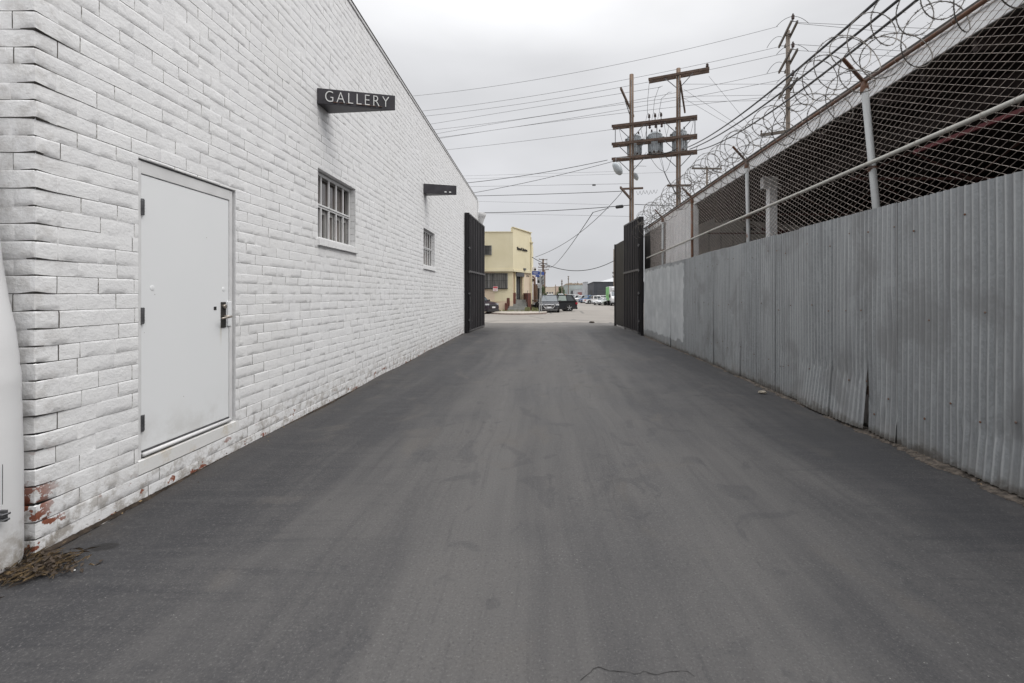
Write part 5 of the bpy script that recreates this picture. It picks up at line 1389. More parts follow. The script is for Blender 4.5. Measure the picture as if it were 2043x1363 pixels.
def tree(name, label, cat, loc, blobs, n, size, seed, trunk):
    root = thing(name, label, cat, loc); q = random.Random(seed); bm = BM(); leaves(bm, blobs, n, size, q); obj('crown', bm, M['leaf'], root)
    bm = BM()
    tube(bm, [(0, 0, -.1), (.05, 0, trunk * .5), (0, .05, trunk)], [.16, .12, .06], 8)
    for k in range(5):
        c = Vector(blobs[k % len(blobs)][0]); tube(bm, [(0, 0, trunk * .6), c * .6 + Vector((0, 0, trunk * .3)), c], [.07, .05, .02], 5)
    obj('trunk', bm, M['greypole'], root)
p = pole_at(1118, 155)
tree('tree', 'small round green tree in front of the pinkish building far down the street', 'tree', p, [((-.4, 0, 2.0), 1.1, 1, 1.3), ((.6, .2, 2.6), 1.1, 1, 1.5), ((0.2, 0, 3.9), .9, .9, 1.1), ((.8, 0, 1.6), .8, .8, 1)], 1500, .22, 5, 2.0)
p = pole_at(1083.5, 56)
tree('bush', 'dark green bush growing up the posts behind the parked grey SUV', 'bush', p, [((0, 0, .9), .55, .5, .9), ((.1, 0, 1.9), .4, .4, .8), ((-.15, 0, 2.4), .3, .3, .5)], 700, .10, 6, 1.6)
bm = BM(); q = random.Random(8)
for k in range(420):
    px = q.choice((q.uniform(1048, 1056), q.uniform(1061, 1075), q.uniform(985, 1075)))
    Y = q.uniform(42.2, 43.2) if px < 1061 else q.uniform(41.5, 48); x = (px - CX) / F * Y; h = q.uniform(.06, .22) * (2.0 if px > 1060 or 1048 < px < 1056 else .8)
    b = Vector((x, Y, gz(Y) + .12)); l = Vector((q.uniform(-.08, .08), q.uniform(-.08, .08), h)); w_ = Vector((.022, .01, 0))
    quad(bm, b - w_, b + w_, b + l * .7 + w_ * 1.6, b + l)
tag(obj('weeds', bm, M['weed']), 'green weeds and dry grass sprouting on the corner island by the steps', 'weeds', None, 'stuff')

# ------------------------------------------------------------------ vehicles (local +x is forward, z up)
M['tyre'] = m_simple('tyre_rubber', (.018, .018, .018), .85, 0, .2); M['rim'] = m_simple('alloy_rim', (.52, .53, .54), .3, .7, .1, 10); M['darkrim'] = m_simple('dark_rim', (.05, .05, .05), .4, .5)
M['carglass'] = m_glass('car_glass', (.05, .06, .065), .05); M['reflectglass'] = m_glass('reflection_car_glass', (.34, .40, .37), .1); M['screen'] = m_glass('windscreen_glass', (.09, .11, .125), .1)  # the paler side glass has a bright reflection painted into its colour
M['lamp'] = m_simple('head_lamp', (.60, .62, .64), .15, .2); M['tail'] = m_simple('tail_lamp', (.42, .015, .03), .2); M['chrome'] = m_simple('chrome_trim', (.58, .58, .59), .22, .9)
M['trimblack'] = m_simple('black_plastic_trim', (.022, .022, .024), .6); M['orange'] = m_simple('orange_lamp', (.75, .22, .03), .3); M['plate'] = m_simple('number_plate', (.66, .66, .67), .5)
M['p_grey'] = m_paint('dark_grey_car_paint', (.035, .037, .044)); M['p_black'] = m_paint('black_car_paint', (.022, .023, .026)); M['p_purple'] = m_paint('purple_black_car_paint', (.028, .020, .030))
M['p_white'] = m_paint('white_car_paint', (.72, .72, .72)); M['p_blue'] = m_paint('blue_car_paint', (.05, .13, .28)); M['p_silver'] = m_paint('silver_grey_car_paint', (.30, .31, .32)); M['p_green'] = m_simple('green_truck_panel', (.16, .46, .13), .5, 0, .25, 2.5)
def wheel(parent, x, y, r, w, rim):
    s = 1 if y > 0 else -1
    bm = BM(); lathe(bm, (x, y - w / 2, r), [(r * .70, 0), (r * .95, 0), (r, w * .15), (r, w * .85), (r * .95, w), (r * .70, w)], 22, 'Y'); wh = obj('wheel', bm, M['tyre'], parent, False)
    bm = BM(); yo = y + s * w * .5
    lathe(bm, (x, min(yo - s * .03, yo + s * .004), r), [(r * .69, 0), (r * .69, .034)], 20, 'Y', 1)
    for k in range(5):
        a = 6.283 * k / 5 + .3; c = Vector((x + math.cos(a) * r * .36, yo + s * .010, r + math.sin(a) * r * .36)); obox(bm, c, (math.cos(a), 0, math.sin(a)), (0, 1, 0), (-math.sin(a), 0, math.cos(a)), (r * .62, .02, r * .20))
    lathe(bm, (x, yo + (0 if s > 0 else -.02), r), [(r * .16, 0), (r * .15, .02)], 10, 'Y')
    obj('rim', bm, [rim, M['tyre']], wh)
def vehicle(name, label, cat, loc, heading, L, W, H, kind, paint, rim='rim', front='plain', group=None):
    root = thing(name, label, cat, loc, heading, group)
    wr = {'suv': .37, 'sedan': .33, 'pickup': .40, 'van': .36}[kind]
    belt = {'suv': .60, 'sedan': .62, 'pickup': .58, 'van': .52}[kind] * H; zb = .22; hood = belt - .02
    xf, xr = L / 2, -L / 2; ax = L * .31
    roof = {'suv': (xf - 1.05, xf - 1.85, xr + .55, xr + .08), 'sedan': (xf - 1.25, xf - 2.05, xr + 1.25, xr + .60), 'pickup': (xf - 1.35, xf - 2.0, xr + 2.0, xr + 1.85), 'van': (xf - .75, xf - 1.45, xr + .2, xr + .05)}[kind]
    xa, xb, xc, xd = roof           # base of windscreen, top of windscreen, rear of roof, base of rear glass
    bed = kind == 'pickup'
    prof = [(xr + .05, zb + .12), (xr, belt * .62), (xr + .04, belt * .97), (xd, belt), (xa, belt), (xa + .15, hood), (xf - .35, hood - .10), (xf - .06, belt * .74), (xf, belt * .50), (xf - .04, zb + .1), (xf - .25, zb), (xr + .3, zb)]
    arch = []
    bm = BM(); layers = []
    for yy, k in ((-.5, .94), (-.46, 1), (.46, 1), (.5, .94)): pass
    sect = [(-W / 2 + .07, .97), (-W / 2, 1.0), (W / 2, 1.0), (W / 2 - .07, .97)]
    zc = (belt + zb) / 2
    ys = (-W / 2, W / 2)
    A = [bm.verts.new((x, ys[0], z)) for x, z in prof]; B = [bm.verts.new((x, ys[1], z)) for x, z in prof]
    bm.faces.new(A[::-1]); bm.faces.new(B)
    for k in range(len(A)): bm.faces.new((A[k], A[(k + 1) % len(A)], B[(k + 1) % len(A)], B[k]))
    bmesh.ops.recalc_face_normals(bm, faces=bm.faces[:])
    for v in bm.verts:              # plan taper at nose and tail
        t = abs(v.co.x) / (L / 2); v.co.y *= 1 - .13 * max(0, (t - .72) / .28) ** 2
        if v.co.z > belt * .9: v.co.y *= .97
    bmesh.ops.bevel(bm, geom=bm.edges[:], offset=.075, segments=2, affect='EDGES', profile=.6)
    if bed:
        pass
    # cabin
    tw = W / 2 * .76; bw = W / 2 * .93
    def cab(inset=0.0): return [(xa, bw, belt - .03), (xb, tw, H), (xc, tw, H - .02), (xd, bw, belt - .03)]
    c4 = cab(); A = [bm.verts.new((x, -y, z)) for x, y, z in c4]; B = [bm.verts.new((x, y, z)) for x, y, z in c4]
    fs = [bm.faces.new(A[::-1]), bm.faces.new(B)] + [bm.faces.new((A[k], A[(k + 1) % 4], B[(k + 1) % 4], B[k])) for k in range(4)]
    bmesh.ops.recalc_face_normals(bm, faces=fs)
    es = list({e for f in fs for e in f.edges}); bmesh.ops.bevel(bm, geom=es, offset=.05, segments=2, affect='EDGES')
    body = obj('body', bm, M[paint], root, False)
    # glass a little proud of the cabin faces
    def pt(s, t, sy): # s along, t up on side face
        x = (xd + (xa - xd) * s) * (1 - t) + (xc + (xb - xc) * s) * t; y = (bw + .006) * (1 - t) + (tw + .006) * t; return Vector((x, sy * (y + .004), belt - .03 + t * (H - .02 - belt + .03)))
    segs = {'suv': [(.06, .27), (.30, .58), (.61, .93)], 'sedan': [(.08, .47), (.50, .92)], 'pickup': [(.08, .45), (.49, .92)], 'van': [(.06, .3), (.34, .6), (.64, .92)]}[kind]
    for sy in (-1, 1):
        for s0, s1 in segs:
            bm = BM(); q = [pt(s0, .14, sy), pt(s1, .14, sy), pt(s1 - (.03 if s1 > .9 else 0), .86, sy), pt(s0 + (.03 if s0 < .1 else 0), .86, sy)]
            quad(bm, *q); obj('side_window', bm, M['reflectglass'] if label.startswith('black SUV') and .2 < s0 < .5 else M['carglass'], root)  # middle windows of the black SUV carry the painted reflection
    for (x0_, x1_, nm, mt, dx) in ((xa, xb, 'windscreen', 'screen', .012), (xd, xc, 'rear_window', 'carglass', -.012)):
        bm = BM(); f = lambda t, sy: Vector((x0_ + (x1_ - x0_) * t + dx, sy * ((bw * .90) * (1 - t) + (tw * .90) * t), belt - .03 + t * (H - belt + .03) + .012))
        quad(bm, f(.12, -1), f(.12, 1), f(.88, 1), f(.88, -1)); obj(nm, bm, M[mt], root)
    for x in (ax, -ax):
        for sy in (-1, 1):
            bm = BM(); lathe(bm, (x, sy * (W / 2 - .02) - .014, wr + .02), [(wr * 1.16, 0), (wr * 1.16, .036)], 22, 'Y'); obj('wheel_arch_shade', bm, M['trimblack'], root)  # black disc painted in place of the shaded wheel recess
            wheel(root, x, sy * (W / 2 - .10), wr, .24, M[rim])
    bm = BM(); box(bm, (-ax + wr, -W / 2 - .006, zb - .02), (ax - wr, W / 2 + .006, zb + .14)); box(bm, (xr - .02, -W * .43, zb), (xr + .2, W * .43, zb + .22), .03); box(bm, (xf - .2, -W * .43, zb - .03), (xf + .02, W * .43, zb + .16), .03); obj('lower_trim', bm, M['trimblack'], root)
    for sy in (-1, 1):
        bm = BM(); obox(bm, (xf - .16, sy * W * .385, belt * .76), (.8, sy * .35, 0), (-sy * .35, .8, 0), (0, 0, 1), (.22, W * .17, .13)); obj('headlight', bm, M['lamp'], root)
        bm = BM(); obox(bm, (xr + .09, sy * W * .43, belt * .80), (1, -sy * .25, 0), (sy * .25, 1, 0), (0, 0, 1), (.22, W * .13, .20)); obj('tail_light', bm, M['tail'], root)
        bm = BM(); box(bm, (xa - .28, sy * (W / 2 + .10) - .09, belt + .0), (xa - .16, sy * (W / 2 + .10) + .09, belt + .15), .02); box(bm, (xa - .25, sy * (W / 2) - .06, belt - .01), (xa - .19, sy * (W / 2) + .06, belt + .03)); obj('mirror', bm, M['trimblack'] if kind != 'sedan' else M[paint], root)
    bm = BM(); box(bm, (xf - .04, -W * .28, belt * .50), (xf + .014, W * .28, belt * .72), .01); gr = obj('grille', bm, M['trimblack'], root)
    bm = BM(); box(bm, (xf + .014, -.23, belt * .46), (xf + .028, .23, belt * .46 + .13)); obj('number_plate', bm, M['plate'], root)
    if front == 'big':
        bm = BM(); o_ = [(-.52, .62), (-.36, .44), (.36, .44), (.52, .62), (.44, .76), (-.44, .76)]
        pts = [Vector((xf + .03, y, z * 1.0 + .0)) for y, z in o_]; tube(bm, pts + [pts[0]], .028, 6)
        for y in (-.36, -.27, -.18, .18, .27, .36): box(bm, (xf + .015, y - .012, .47), (xf + .04, y + .012, .74))
        box(bm, (xf - .02, -.78, .27), (xf + .035, .78, .305)); box(bm, (xf + .0, -.85, .44), (xf + .03, -.58, .46)); box(bm, (xf + .0, .58, .44), (xf + .03, .85, .46))
        obj('chrome_surround', bm, M['chrome'], gr)
        bm = BM(); box(bm, (xf - .03, -.5, .43), (xf + .016, .5, .78), .01); obj('grille_opening', bm, M['trimblack'], gr)
        bm = BM()
        for sy in (-1, 1): tube(bm, [(xb - .2, sy * tw * .9, H + .05), (xc + .2, sy * tw * .9, H + .05)], .022, 6)
        obj('roof_rail', bm, M['chrome'], root)
    if bed:
        bm = BM(); box(bm, (xr + .12, -W / 2 + .12, belt + .002), (xd - .1, W / 2 - .12, belt + .006)); obj('truck_bed', bm, M['trimblack'], root)
    return root
def at(px, Y, dz=0): p = pole_at(px, Y); p.z += dz - .010; return p
vehicle('parked_car', 'dark grey SUV with a large chrome edged grille facing the alley', 'car', at(1096.5, 42.2 + 2.3), R(-90 - 1.5), 4.7, 1.86, 1.66, 'suv', 'p_grey', 'darkrim', 'big')
vehicle('parked_car', 'black SUV seen from its side with silver wheels behind the grey SUV', 'car', at(1104.0, 47.5), R(180 + 12), 4.75, 1.9, 1.72, 'suv', 'p_black')
vehicle('parked_car', 'purple black SUV partly hidden by the left gate in front of the yellow building', 'car', at(941, 40.4), R(-30), 4.8, 1.9, 1.80, 'suv', 'p_purple')
mc = thing('motorcycle', 'dark motorcycle parked between the street sign and the grey SUV', 'motorcycle', at(1073.8, 44.5, .12), R(-80)); 
for x in (-.68, .68):
    bm = BM(); lathe(bm, (x, -.05, .31), [(.2, 0), (.30, .01), (.31, .05), (.30, .09), (.2, .10)], 18, 'Y'); obj('wheel', bm, M['tyre'], mc)
bm = BM(); obox(bm, (0, 0, .62), (1, 0, .05), (0, 1, 0), (0, 0, 1), (.9, .26, .30)); obox(bm, (-.4, 0, .82), (1, 0, .1), (0, 1, 0), (0, 0, 1), (.6, .26, .10)); bmesh.ops.bevel(bm, geom=bm.edges[:], offset=.05, segments=1, affect='EDGES'); obj('frame', bm, M['trimblack'], mc)
bm = BM(); tube(bm, [(.68, 0, .31), (.45, 0, .95), (.4, 0, 1.08)], .035, 6); tube(bm, [(.38, -.36, 1.1), (.42, 0, 1.06), (.38, .36, 1.1)], .02, 6); obj('handlebar', bm, M['steel'], mc)
bm = BM(); lathe(bm, (.58, 0, .88), [(.02, 0), (.09, .02), (.10, .08), (.09, .1)], 10, 'X'); obj('headlight', bm, M['lamp'], mc)

GPK = 'vehicles parked in a row along the right side of the far street'
rows_ = [('parked_car', 'white sedan nearest the green truck in the far parking row', 'car', 1203.5, 92, 205, 4.6, 1.8, 1.46, 'sedan', 'p_white', 'rim'),
         ('parked_car', 'small black and white car squeezed between the white sedan and the truck', 'car', 1211.5, 89, 215, 4.2, 1.75, 1.45, 'sedan', 'p_white', 'darkrim'),
         ('pickup_truck', 'white pickup with its red tail light toward the blue pickup', 'pickup truck', 1188.5, 101, 12, 5.6, 1.95, 1.85, 'pickup', 'p_white', 'rim'),
         ('pickup_truck', 'blue pickup in the middle of the far parking row', 'pickup truck', 1175.5, 112, 215, 5.5, 1.9, 1.85, 'pickup', 'p_blue', 'rim'),
         ('parked_car', 'dark grey van behind the blue pickup in the far parking row', 'car', 1184.5, 124, 190, 5.0, 1.95, 2.0, 'van', 'p_silver', 'darkrim'),
         ('parked_car', 'white SUV with black wheels left of the blue pickup', 'car', 1162.0, 126, 214, 4.9, 1.95, 1.85, 'suv', 'p_white', 'darkrim'),
         ('pickup_truck', 'white pickup beside the black wheeled white SUV in the far row', 'pickup truck', 1151.5, 140, 200, 5.6, 1.95, 1.88, 'pickup', 'p_white', 'rim'),
         ('parked_car', 'white van at the left end of the far parking row', 'car', 1140.5, 150, 195, 5.2, 2.0, 2.15, 'van', 'p_white', 'rim'),
         ('parked_car', 'white SUV just behind the white sedan in the far row', 'car', 1197.5, 106, 200, 4.8, 1.95, 1.9, 'suv', 'p_white', 'rim'),
         ('parked_car', 'white van showing above the roof of the grey SUV', 'car', 1098, 128, 270, 5.0, 2.0, 2.25, 'van', 'p_white', 'rim'),
         ('parked_car', 'white van showing above the roof of the black SUV', 'car', 1119, 150, 265, 5.2, 2.0, 2.35, 'van', 'p_white', 'rim'),
         ('parked_car', 'silver car with an orange lamp bar far down the street', 'car', 1128, 160, 200, 4.8, 1.9, 1.9, 'suv', 'p_silver', 'rim')]
for (nm, lab, cat, px, Y, hd, L, W, H, kind, paint, rim) in rows_:
    v = vehicle(nm, lab, cat, at(px, Y), R(hd), L, W, H, kind, paint, rim, 'plain', GPK)
    if 'orange' in lab: bm = BM(); box(bm, (-.2, -.5, H), (.15, .5, H + .16), .03); obj('lamp_bar', bm, M['orange'], v)
tk = thing('delivery_truck', 'white box truck with a bright green side panel parked by the black board fence', 'truck', at(1227, 85), R(-91.5))
bm = BM(); box(bm, (-4.6, -1.2, .95), (1.2, 1.2, 3.55), .03); bx = obj('cargo_box', bm, M['p_white'], tk)
bm = BM(); box(bm, (-4.5, -1.212, 1.0), (1.1, -1.203, 3.5)); obj('green_panel', bm, M['p_green'], bx)
bm = BM()
for k in range(14):
    x = rnd.uniform(-4.2, .8); z = rnd.uniform(1.2, 2.4); lathe(bm, (x, -1.222, z), [(.16, 0), (.1, .008)], 6, 'Y')
obj('leaf_print', bm, M['weed'], bx)
bm = BM(); A = [(1.25, .5), (1.25, 2.55), (1.75, 2.6), (2.75, 1.75), (2.95, 1.4), (2.95, .5)]
q = [bm.verts.new((x, -1.05, z)) for x, z in A]; w2 = [bm.verts.new((x, 1.05, z)) for x, z in A]
bm.faces.new(q); bm.faces.new(w2[::-1])
for k in range(len(A)): bm.faces.new((q[k], w2[k], w2[(k + 1) % len(A)], q[(k + 1) % len(A)]))
bmesh.ops.recalc_face_normals(bm, faces=bm.faces[:]); bmesh.ops.bevel(bm, geom=bm.edges[:], offset=.08, segments=2, affect='EDGES'); obj('cab', bm, M['p_white'], tk)
bm = BM(); quad(bm, (2.72, -.95, 1.80), (2.72, .95, 1.80), (1.86, .92, 2.54), (1.86, -.92, 2.54)); obj('windscreen', bm, M['screen'], tk)
for sy in (-1, 1):
    bm = BM(); y = sy * 1.058; quad(bm, (1.45, y, 1.6), (2.45, y, 1.6), (1.8, y, 2.4), (1.45, y, 2.4)); obj('side_window', bm, M['carglass'], tk)
    bm = BM(); box(bm, (2.45, sy * 1.32 - .1, 1.5), (2.55, sy * 1.32 + .1, 2.1), .02); obj('mirror', bm, M['trimblack'], tk)
    bm = BM(); box(bm, (2.93, sy * .8 - .2, .72), (2.97, sy * .8 + .2, .95)); obj('headlight', bm, M['lamp'], tk)
    for x in (2.1, -2.9): wheel(tk, x, sy * .95, .45, .28, M['rim'])
bm = BM(); box(bm, (1.22, -.85, 2.75), (1.75, .85, 3.4), .08); obj('refrigeration_unit', bm, M['plate'], tk)
bm = BM(); box(bm, (-4.5, -.5, .6), (2.5, .5, .92)); box(bm, (2.9, -1.0, .42), (3.0, 1.0, .66), .02); obj('chassis', bm, M['trimblack'], tk)

# ------------------------------------------------------------------ buildings far down the street
M['pink'] = m_stucco('pinkish_stucco', (.56, .45, .38), (.62, .50, .43)); M['cream'] = m_stucco('cream_stucco', (.58, .50, .40), (.63, .55, .45))
M['greengrey'] = m_stucco('green_grey_wall', (.30, .335, .325), (.37, .40, .39)); M['palegrey'] = m_stucco('pale_grey_wall', (.42, .43, .45), (.5, .51, .53))
M['charcoal'] = m_stucco('charcoal_wall', (.055, .06, .07), (.072, .077, .088)); M['metalroof'] = m_simple('pale_metal_roof', (.46, .47, .48), .5, .2, .1); M['shutter'] = m_simple('roller_shutter', (.085, .09, .098), .5, .3, .15); M['tanroof'] = m_simple('tan_roof', (.36, .30, .24), .9, 0, .3, 1)
def block(name, label, px0, px1, py, Y, depth, mt, wins=(), roof=None):
    x0_, x1_ = (px0 - CX) / F * Y, (px1 - CX) / F * Y; z0_ = gz(Y)
    root = thing(name, label, 'building', (x0_, Y, z0_)); h = zat(py, Y) - z0_; W_ = x1_ - x0_
    bm = BM(); box(bm, (0, 0, -.3), (W_, depth, h)); obj('wall', bm, mt, root)
    bm = BM(); box(bm, (-.08, -.08, h), (W_ + .08, depth, h + .14)); obj('parapet_coping', bm, roof or mt, root)
    for (a, b, c, d, m2, nm) in wins:
        xa, xb = (a - CX) / F * Y - x0_, (b - CX) / F * Y - x0_
        bm = BM(); box(bm, (xa, -.05, zat(d, Y) - z0_), (xb, -.004, zat(c, Y) - z0_)); f = obj(nm, bm, M[m2], root)
        bm = BM(); t = .07; zc, zd_ = zat(d, Y) - z0_, zat(c, Y) - z0_
        box(bm, (xa - t, -.09, zd_), (xb + t, -.004, zd_ + t)); box(bm, (xa - t, -.09, zc), (xa, -.004, zd_)); box(bm, (xb, -.09, zc), (xb + t, -.004, zd_)); obj('surround', bm, M['palegrey'] if m2 != 'shutter' else M['charcoal'], f)
    return root
block('far_building', 'cream block with small dark windows left of the pinkish building', 1080, 1108, 573, 205, 30, M['cream'], [(1091, 1093.5, 583, 586, 'darkglass', 'window'), (1096, 1099, 583.5, 586, 'darkglass', 'window'), (1101, 1103, 583, 586, 'darkglass', 'window')])
block('far_building', 'long low pinkish building at the end of the street', 1106, 1133, 572, 215, 30, M['pink'], [(1113, 1116, 583, 586, 'darkglass', 'window'), (1124, 1127, 583, 586, 'darkglass', 'window')])
r1 = block('far_building', 'grey green building with a tan roof line beyond the parked cars', 1128.5, 1170, 568.5, 185, 30, M['greengrey'], [(1132, 1137, 579, 590, 'palegrey', 'door'), (1140, 1150, 581, 588, 'shutter', 'shutter'), (1154, 1164, 582, 588, 'shutter', 'shutter')], M['tanroof'])
bm = BM(); W_ = 38 / F * 185; box(bm, (.4, 2, zat(568, 185) - gz(185) + .1), (W_ - .5, 20, zat(565.5, 185) - gz(185))); 
for px in (1136, 1139, 1143, 1147, 1151, 1153, 1159): x = (px - 1128.5) / F * 185; box(bm, (x, .5, zat(568, 185) - gz(185) + .1), (x + .5, 1.2, zat(565.3 - (px % 3) * .5, 185) - gz(185)))
obj('roof_equipment', bm, M['tanroof'], r1)
for px, yt in ((1147.5, 563.5), (1153, 561)):
    bm = BM(); x = (px - 1128.5) / F * 185; tube(bm, [(x, 2, zat(567, 185) - gz(185)), (x, 2, zat(yt, 185) - gz(185))], .08, 6); obj('flue', bm, M['steel'], r1)
block('far_building', 'low pale building with a red sign between the green and charcoal buildings', 1150, 1176, 578, 165, 20, M['palegrey'], [(1152.5, 1161, 583, 590, 'dullred', 'sign_panel'), (1163, 1168, 583, 592, 'shutter', 'shutter')])
block('far_building', 'pale grey square tower block left of the charcoal garage', 1167, 1173, 563, 140, 8, M['palegrey'])
# charcoal garage: its street corner faces us, pale hipped metal roof behind
Yg = 112.0; g0 = Vector(((1184.5 - CX) / F * Yg, Yg, gz(Yg)))
gb = thing('charcoal_garage', 'charcoal garage building with tall openings and a pale metal roof behind the truck', 'building', g0)
gl = Vector(((1172.3 - CX) / F * 136 - g0.x, 24, 0)); hG = zat(563.3, Yg) - g0.z
bm = BM(); prism(bm, [(0, 0), (20, 0), (20, 26), (gl.x, gl.y)], -.2, hG); obj('wall', bm, M['charcoal'], gb)
bm = BM(); prism(bm, [(-.1, -.1), (20.1, -.1), (20.1, 26), (gl.x - .1, gl.y)], hG, hG + .15); obj('parapet_coping', bm, M['charcoal'], gb)
for s0, s1 in ((.22, .36), (.50, .66)):
    bm = BM(); a, b = gl * s0, gl * s1; n_ = Vector((-gl.y, gl.x, 0)).normalized(); d_ = (b - a)
    obox(bm, (a + b) / 2 + n_ * .03 + Vector((0, 0, 1.6)), d_, n_, (0, 0, 1), (d_.length, .04, 3.2)); obj('opening', bm, M['black'], gb)
bm = BM(); box(bm, (.9, -.05, .0), (6.4, -.004, 3.25))
for k in range(16): box(bm, (.9, -.075, .05 + k * .2), (6.4, -.051, .08 + k * .2))
obj('roller_shutter', bm, M['shutter'], gb)
bm = BM()
base = [(1.5, 9, hG), (19, 9, hG), (19, 24, hG), (1.5, 24, hG)]; ridge = [(7, 16, hG + 1.6), (17, 16, hG + 1.6)]
A = [bm.verts.new(v) for v in base]; Rg = [bm.verts.new(v) for v in ridge]
bm.faces.new((A[0], A[1], Rg[1], Rg[0])); bm.faces.new((A[1], A[2], Rg[1])); bm.faces.new((A[2], A[3], Rg[0], Rg[1])); bm.faces.new((A[3], A[0], Rg[0])); obj('roof', bm, M['metalroof'], gb)

# ------------------------------------------------------------------ overcast daylight
w = bpy.data.worlds.new('World'); sc.world = w; w.use_nodes = True
n = w.node_tree.nodes; l = w.node_tree.links; bg = n['Background']; out = n['World Output']
SUN_EL, SUN_AZ = 52.0, 108.0
sky = n.new('ShaderNodeTexSky'); sky.sky_type = 'NISHITA'; sky.sun_disc = False; sky.sun_elevation = R(SUN_EL); sky.sun_rotation = R(SUN_AZ); sky.air_density = 1.0; sky.dust_density = 4.0
l.new(sky.outputs[0], bg.inputs[0]); bg.inputs[1].default_value = .06
tc = n.new('ShaderNodeTexCoord'); sp = n.new('ShaderNodeSeparateXYZ'); l.new(tc.outputs['Generated'], sp.inputs[0])
cr = n.new('ShaderNodeValToRGB'); el = cr.color_ramp.elements
el[0].position = 0; el[0].color = (.68, .69, .715, 1); el[1].position = 1; el[1].color = (2.9, 2.92, 2.98, 1)
for p_, v in ((.22, (.715, .72, .745)), (.46, (.81, .815, .835)), (.60, (1.25, 1.255, 1.27))):
    e = el.new(p_); e.color = (*v, 1)
l.new(sp.outputs[2], cr.inputs[0])
mp = n.new('ShaderNodeMapping'); mp.inputs['Scale'].default_value = (1.2, 1.2, 3.2); l.new(tc.outputs['Generated'], mp.inputs[0])
nz = n.new('ShaderNodeTexNoise'); nz.inputs['Scale'].default_value = 1.7; nz.inputs['Detail'].default_value = 5; nz.inputs['Roughness'].default_value = .45; l.new(mp.outputs[0], nz.inputs['Vector'])
mr = n.new('ShaderNodeMapRange'); mr.inputs[1].default_value = .3; mr.inputs[2].default_value = .7; mr.inputs[3].default_value = .88; mr.inputs[4].default_value = 1.13; l.new(nz.outputs[0], mr.inputs[0])
mul = n.new('ShaderNodeMix'); mul.data_type = 'RGBA'; mul.blend_type = 'MULTIPLY'; mul.inputs[0].default_value = 1; l.new(cr.outputs[0], mul.inputs[6]); l.new(mr.outputs[0], mul.inputs[7])
bg2 = n.new('ShaderNodeBackground'); l.new(mul.outputs[2], bg2.inputs[0]); bg2.inputs[1].default_value = 1.0
ms = n.new('ShaderNodeMixShader'); ms.inputs[0].default_value = .93; l.new(bg.outputs[0], ms.inputs[1]); l.new(bg2.outputs[0], ms.inputs[2]); l.new(ms.outputs[0], out.inputs[0])
sd = bpy.data.lights.new('sun', 'SUN'); so = bpy.data.objects.new('sun', sd); COL.objects.link(so)
sd.energy = 1.5; sd.angle = R(35); sd.color = (1, .97, .93)
az, e_ = R(SUN_AZ), R(SUN_EL)                     # Nishita: rotation 0 is +y, turning to +x
dv = Vector((math.sin(az) * math.cos(e_), math.cos(az) * math.cos(e_), math.sin(e_)))
so.rotation_euler = dv.to_track_quat('Z', 'Y').to_euler(); so.location = (0, 0, 40)
sc.view_settings.view_transform = 'Standard'; sc.view_settings.look = 'None'; sc.view_settings.exposure = 0; sc.view_settings.gamma = 1
sc.cycles.use_denoising = True; sc.cycles.max_bounces = 8; sc.cycles.diffuse_bounces = 4; sc.cycles.caustics_reflective = False; sc.cycles.caustics_refractive = False

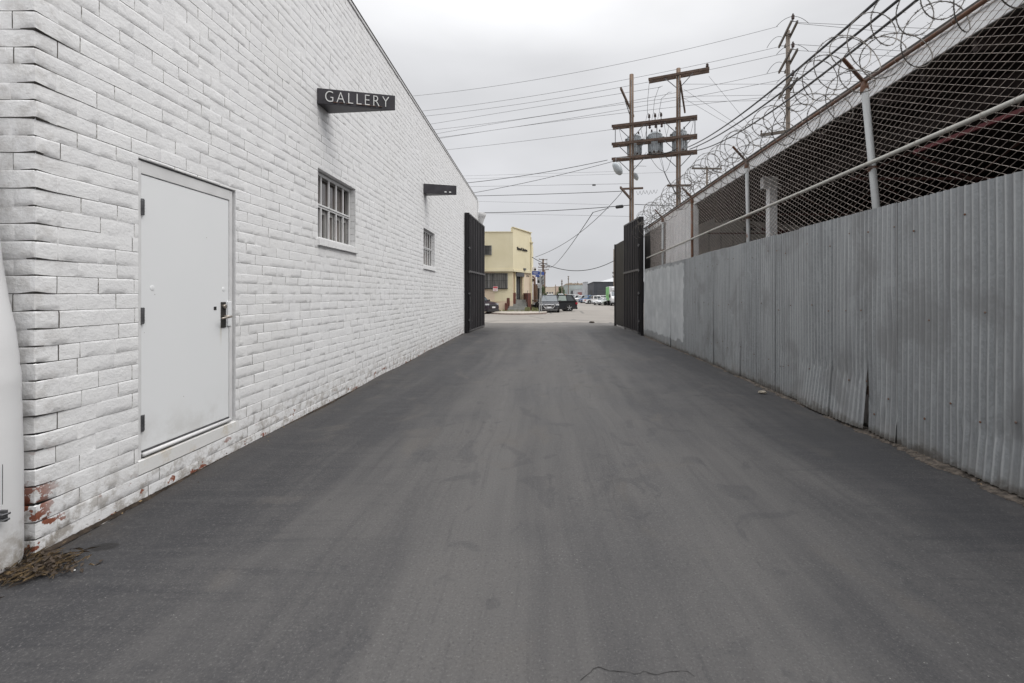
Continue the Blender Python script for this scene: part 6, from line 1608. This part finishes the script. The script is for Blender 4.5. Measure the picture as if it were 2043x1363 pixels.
# ------------------------------------------------------------------ every separate piece a part of its own
SPLIT = {'nail_heads': 'nail_head', 'gate_rail': 'gate_rail', 'letter_ledge': 'letter_ledge', 'worn_mark': 'worn_mark', 'tie_wire': 'tie_wire', 'jumper_wires': 'jumper_wire', 'spacer': 'spacer', 'brace': 'brace',
         'hanger': 'hanger', 'bushing': 'bushing', 'lug': 'lug', 'joist': 'joist', 'purlin': 'purlin', 'batten': 'batten', 'barbed_strand': None, 'clad_parapet': 'clad_parapet', 'door_jamb': 'door_jamb', 'board_post': 'board_post',
         'low_arm': 'low_arm', 'timber_rail': 'timber_rail', 'roof_rail': 'roof_rail', 'insulator': 'insulator', 'handrail': 'handrail', 'roof_equipment': 'roof_unit', 'hinge_hardware': 'hinge'}
def islands(me):
    par = list(range(len(me.vertices)))
    def find(a):
        while par[a] != a: par[a] = par[par[a]]; a = par[a]
        return a
    for e in me.edges:
        a, b = find(e.vertices[0]), find(e.vertices[1])
        if a != b: par[a] = b
    out = {}
    for v in me.vertices: out.setdefault(find(v.index), []).append(v.index)
    # boxes or tubes that touch or overlap stay one piece
    bx = []
    for ids in out.values():
        c = [me.vertices[i].co for i in ids]
        bx.append([set(ids), [min(v[k] for v in c) - .004 for k in range(3)], [max(v[k] for v in c) + .004 for k in range(3)]])
    return bx
def hit(a, b): return all(a[1][k] < b[2][k] and b[1][k] < a[2][k] for k in range(3))
for o in [x for x in COL.objects if x.type == 'MESH']:
    st = o.name.split('.')[0]
    if not SPLIT.get(st): continue
    bx = islands(o.data)
    if st not in ('tie_wire', 'nail_heads', 'joist', 'jumper_wires', 'brace'):
        done = False
        while not done:
            done = True
            for i in range(len(bx)):
                for j in range(i + 1, len(bx)):
                    if hit(bx[i], bx[j]):
                        bx[i] = [bx[i][0] | bx[j][0], [min(bx[i][1][k], bx[j][1][k]) for k in range(3)], [max(bx[i][2][k], bx[j][2][k]) for k in range(3)]]
                        del bx[j]; done = False; break
                if not done: break
    if len(bx) < 2: 
        if SPLIT[st] != st: o.name = SPLIT[st]
        continue
    me = o.data; polys = [(tuple(p.vertices), p.material_index, p.use_smooth) for p in me.polygons]; owner = {}
    for k, b in enumerate(bx):
        for i in b[0]: owner[i] = k
    groups = [[] for _ in bx]
    for p in polys: groups[owner[p[0][0]]].append(p)
    cos = [v.co.copy() for v in me.vertices]; kids = list(o.children); first = None
    for b, ps in zip(bx, groups):
        ids = sorted(b[0]); mp_ = {v: k for k, v in enumerate(ids)}
        m2 = bpy.data.meshes.new(SPLIT[st]); m2.from_pydata([cos[i] for i in ids], [], [tuple(mp_[i] for i in p[0]) for p in ps])
        for q, p in zip(m2.polygons, ps): q.material_index = p[1]; q.use_smooth = p[2]
        for x in me.materials: m2.materials.append(x)
        m2.update(); n_ = bpy.data.objects.new(SPLIT[st], m2); COL.objects.link(n_)
        n_.parent = o.parent; n_.location = o.location; n_.rotation_euler = o.rotation_euler
        first = first or n_
    for kd in kids: kd.parent = first
    bpy.data.objects.remove(o)
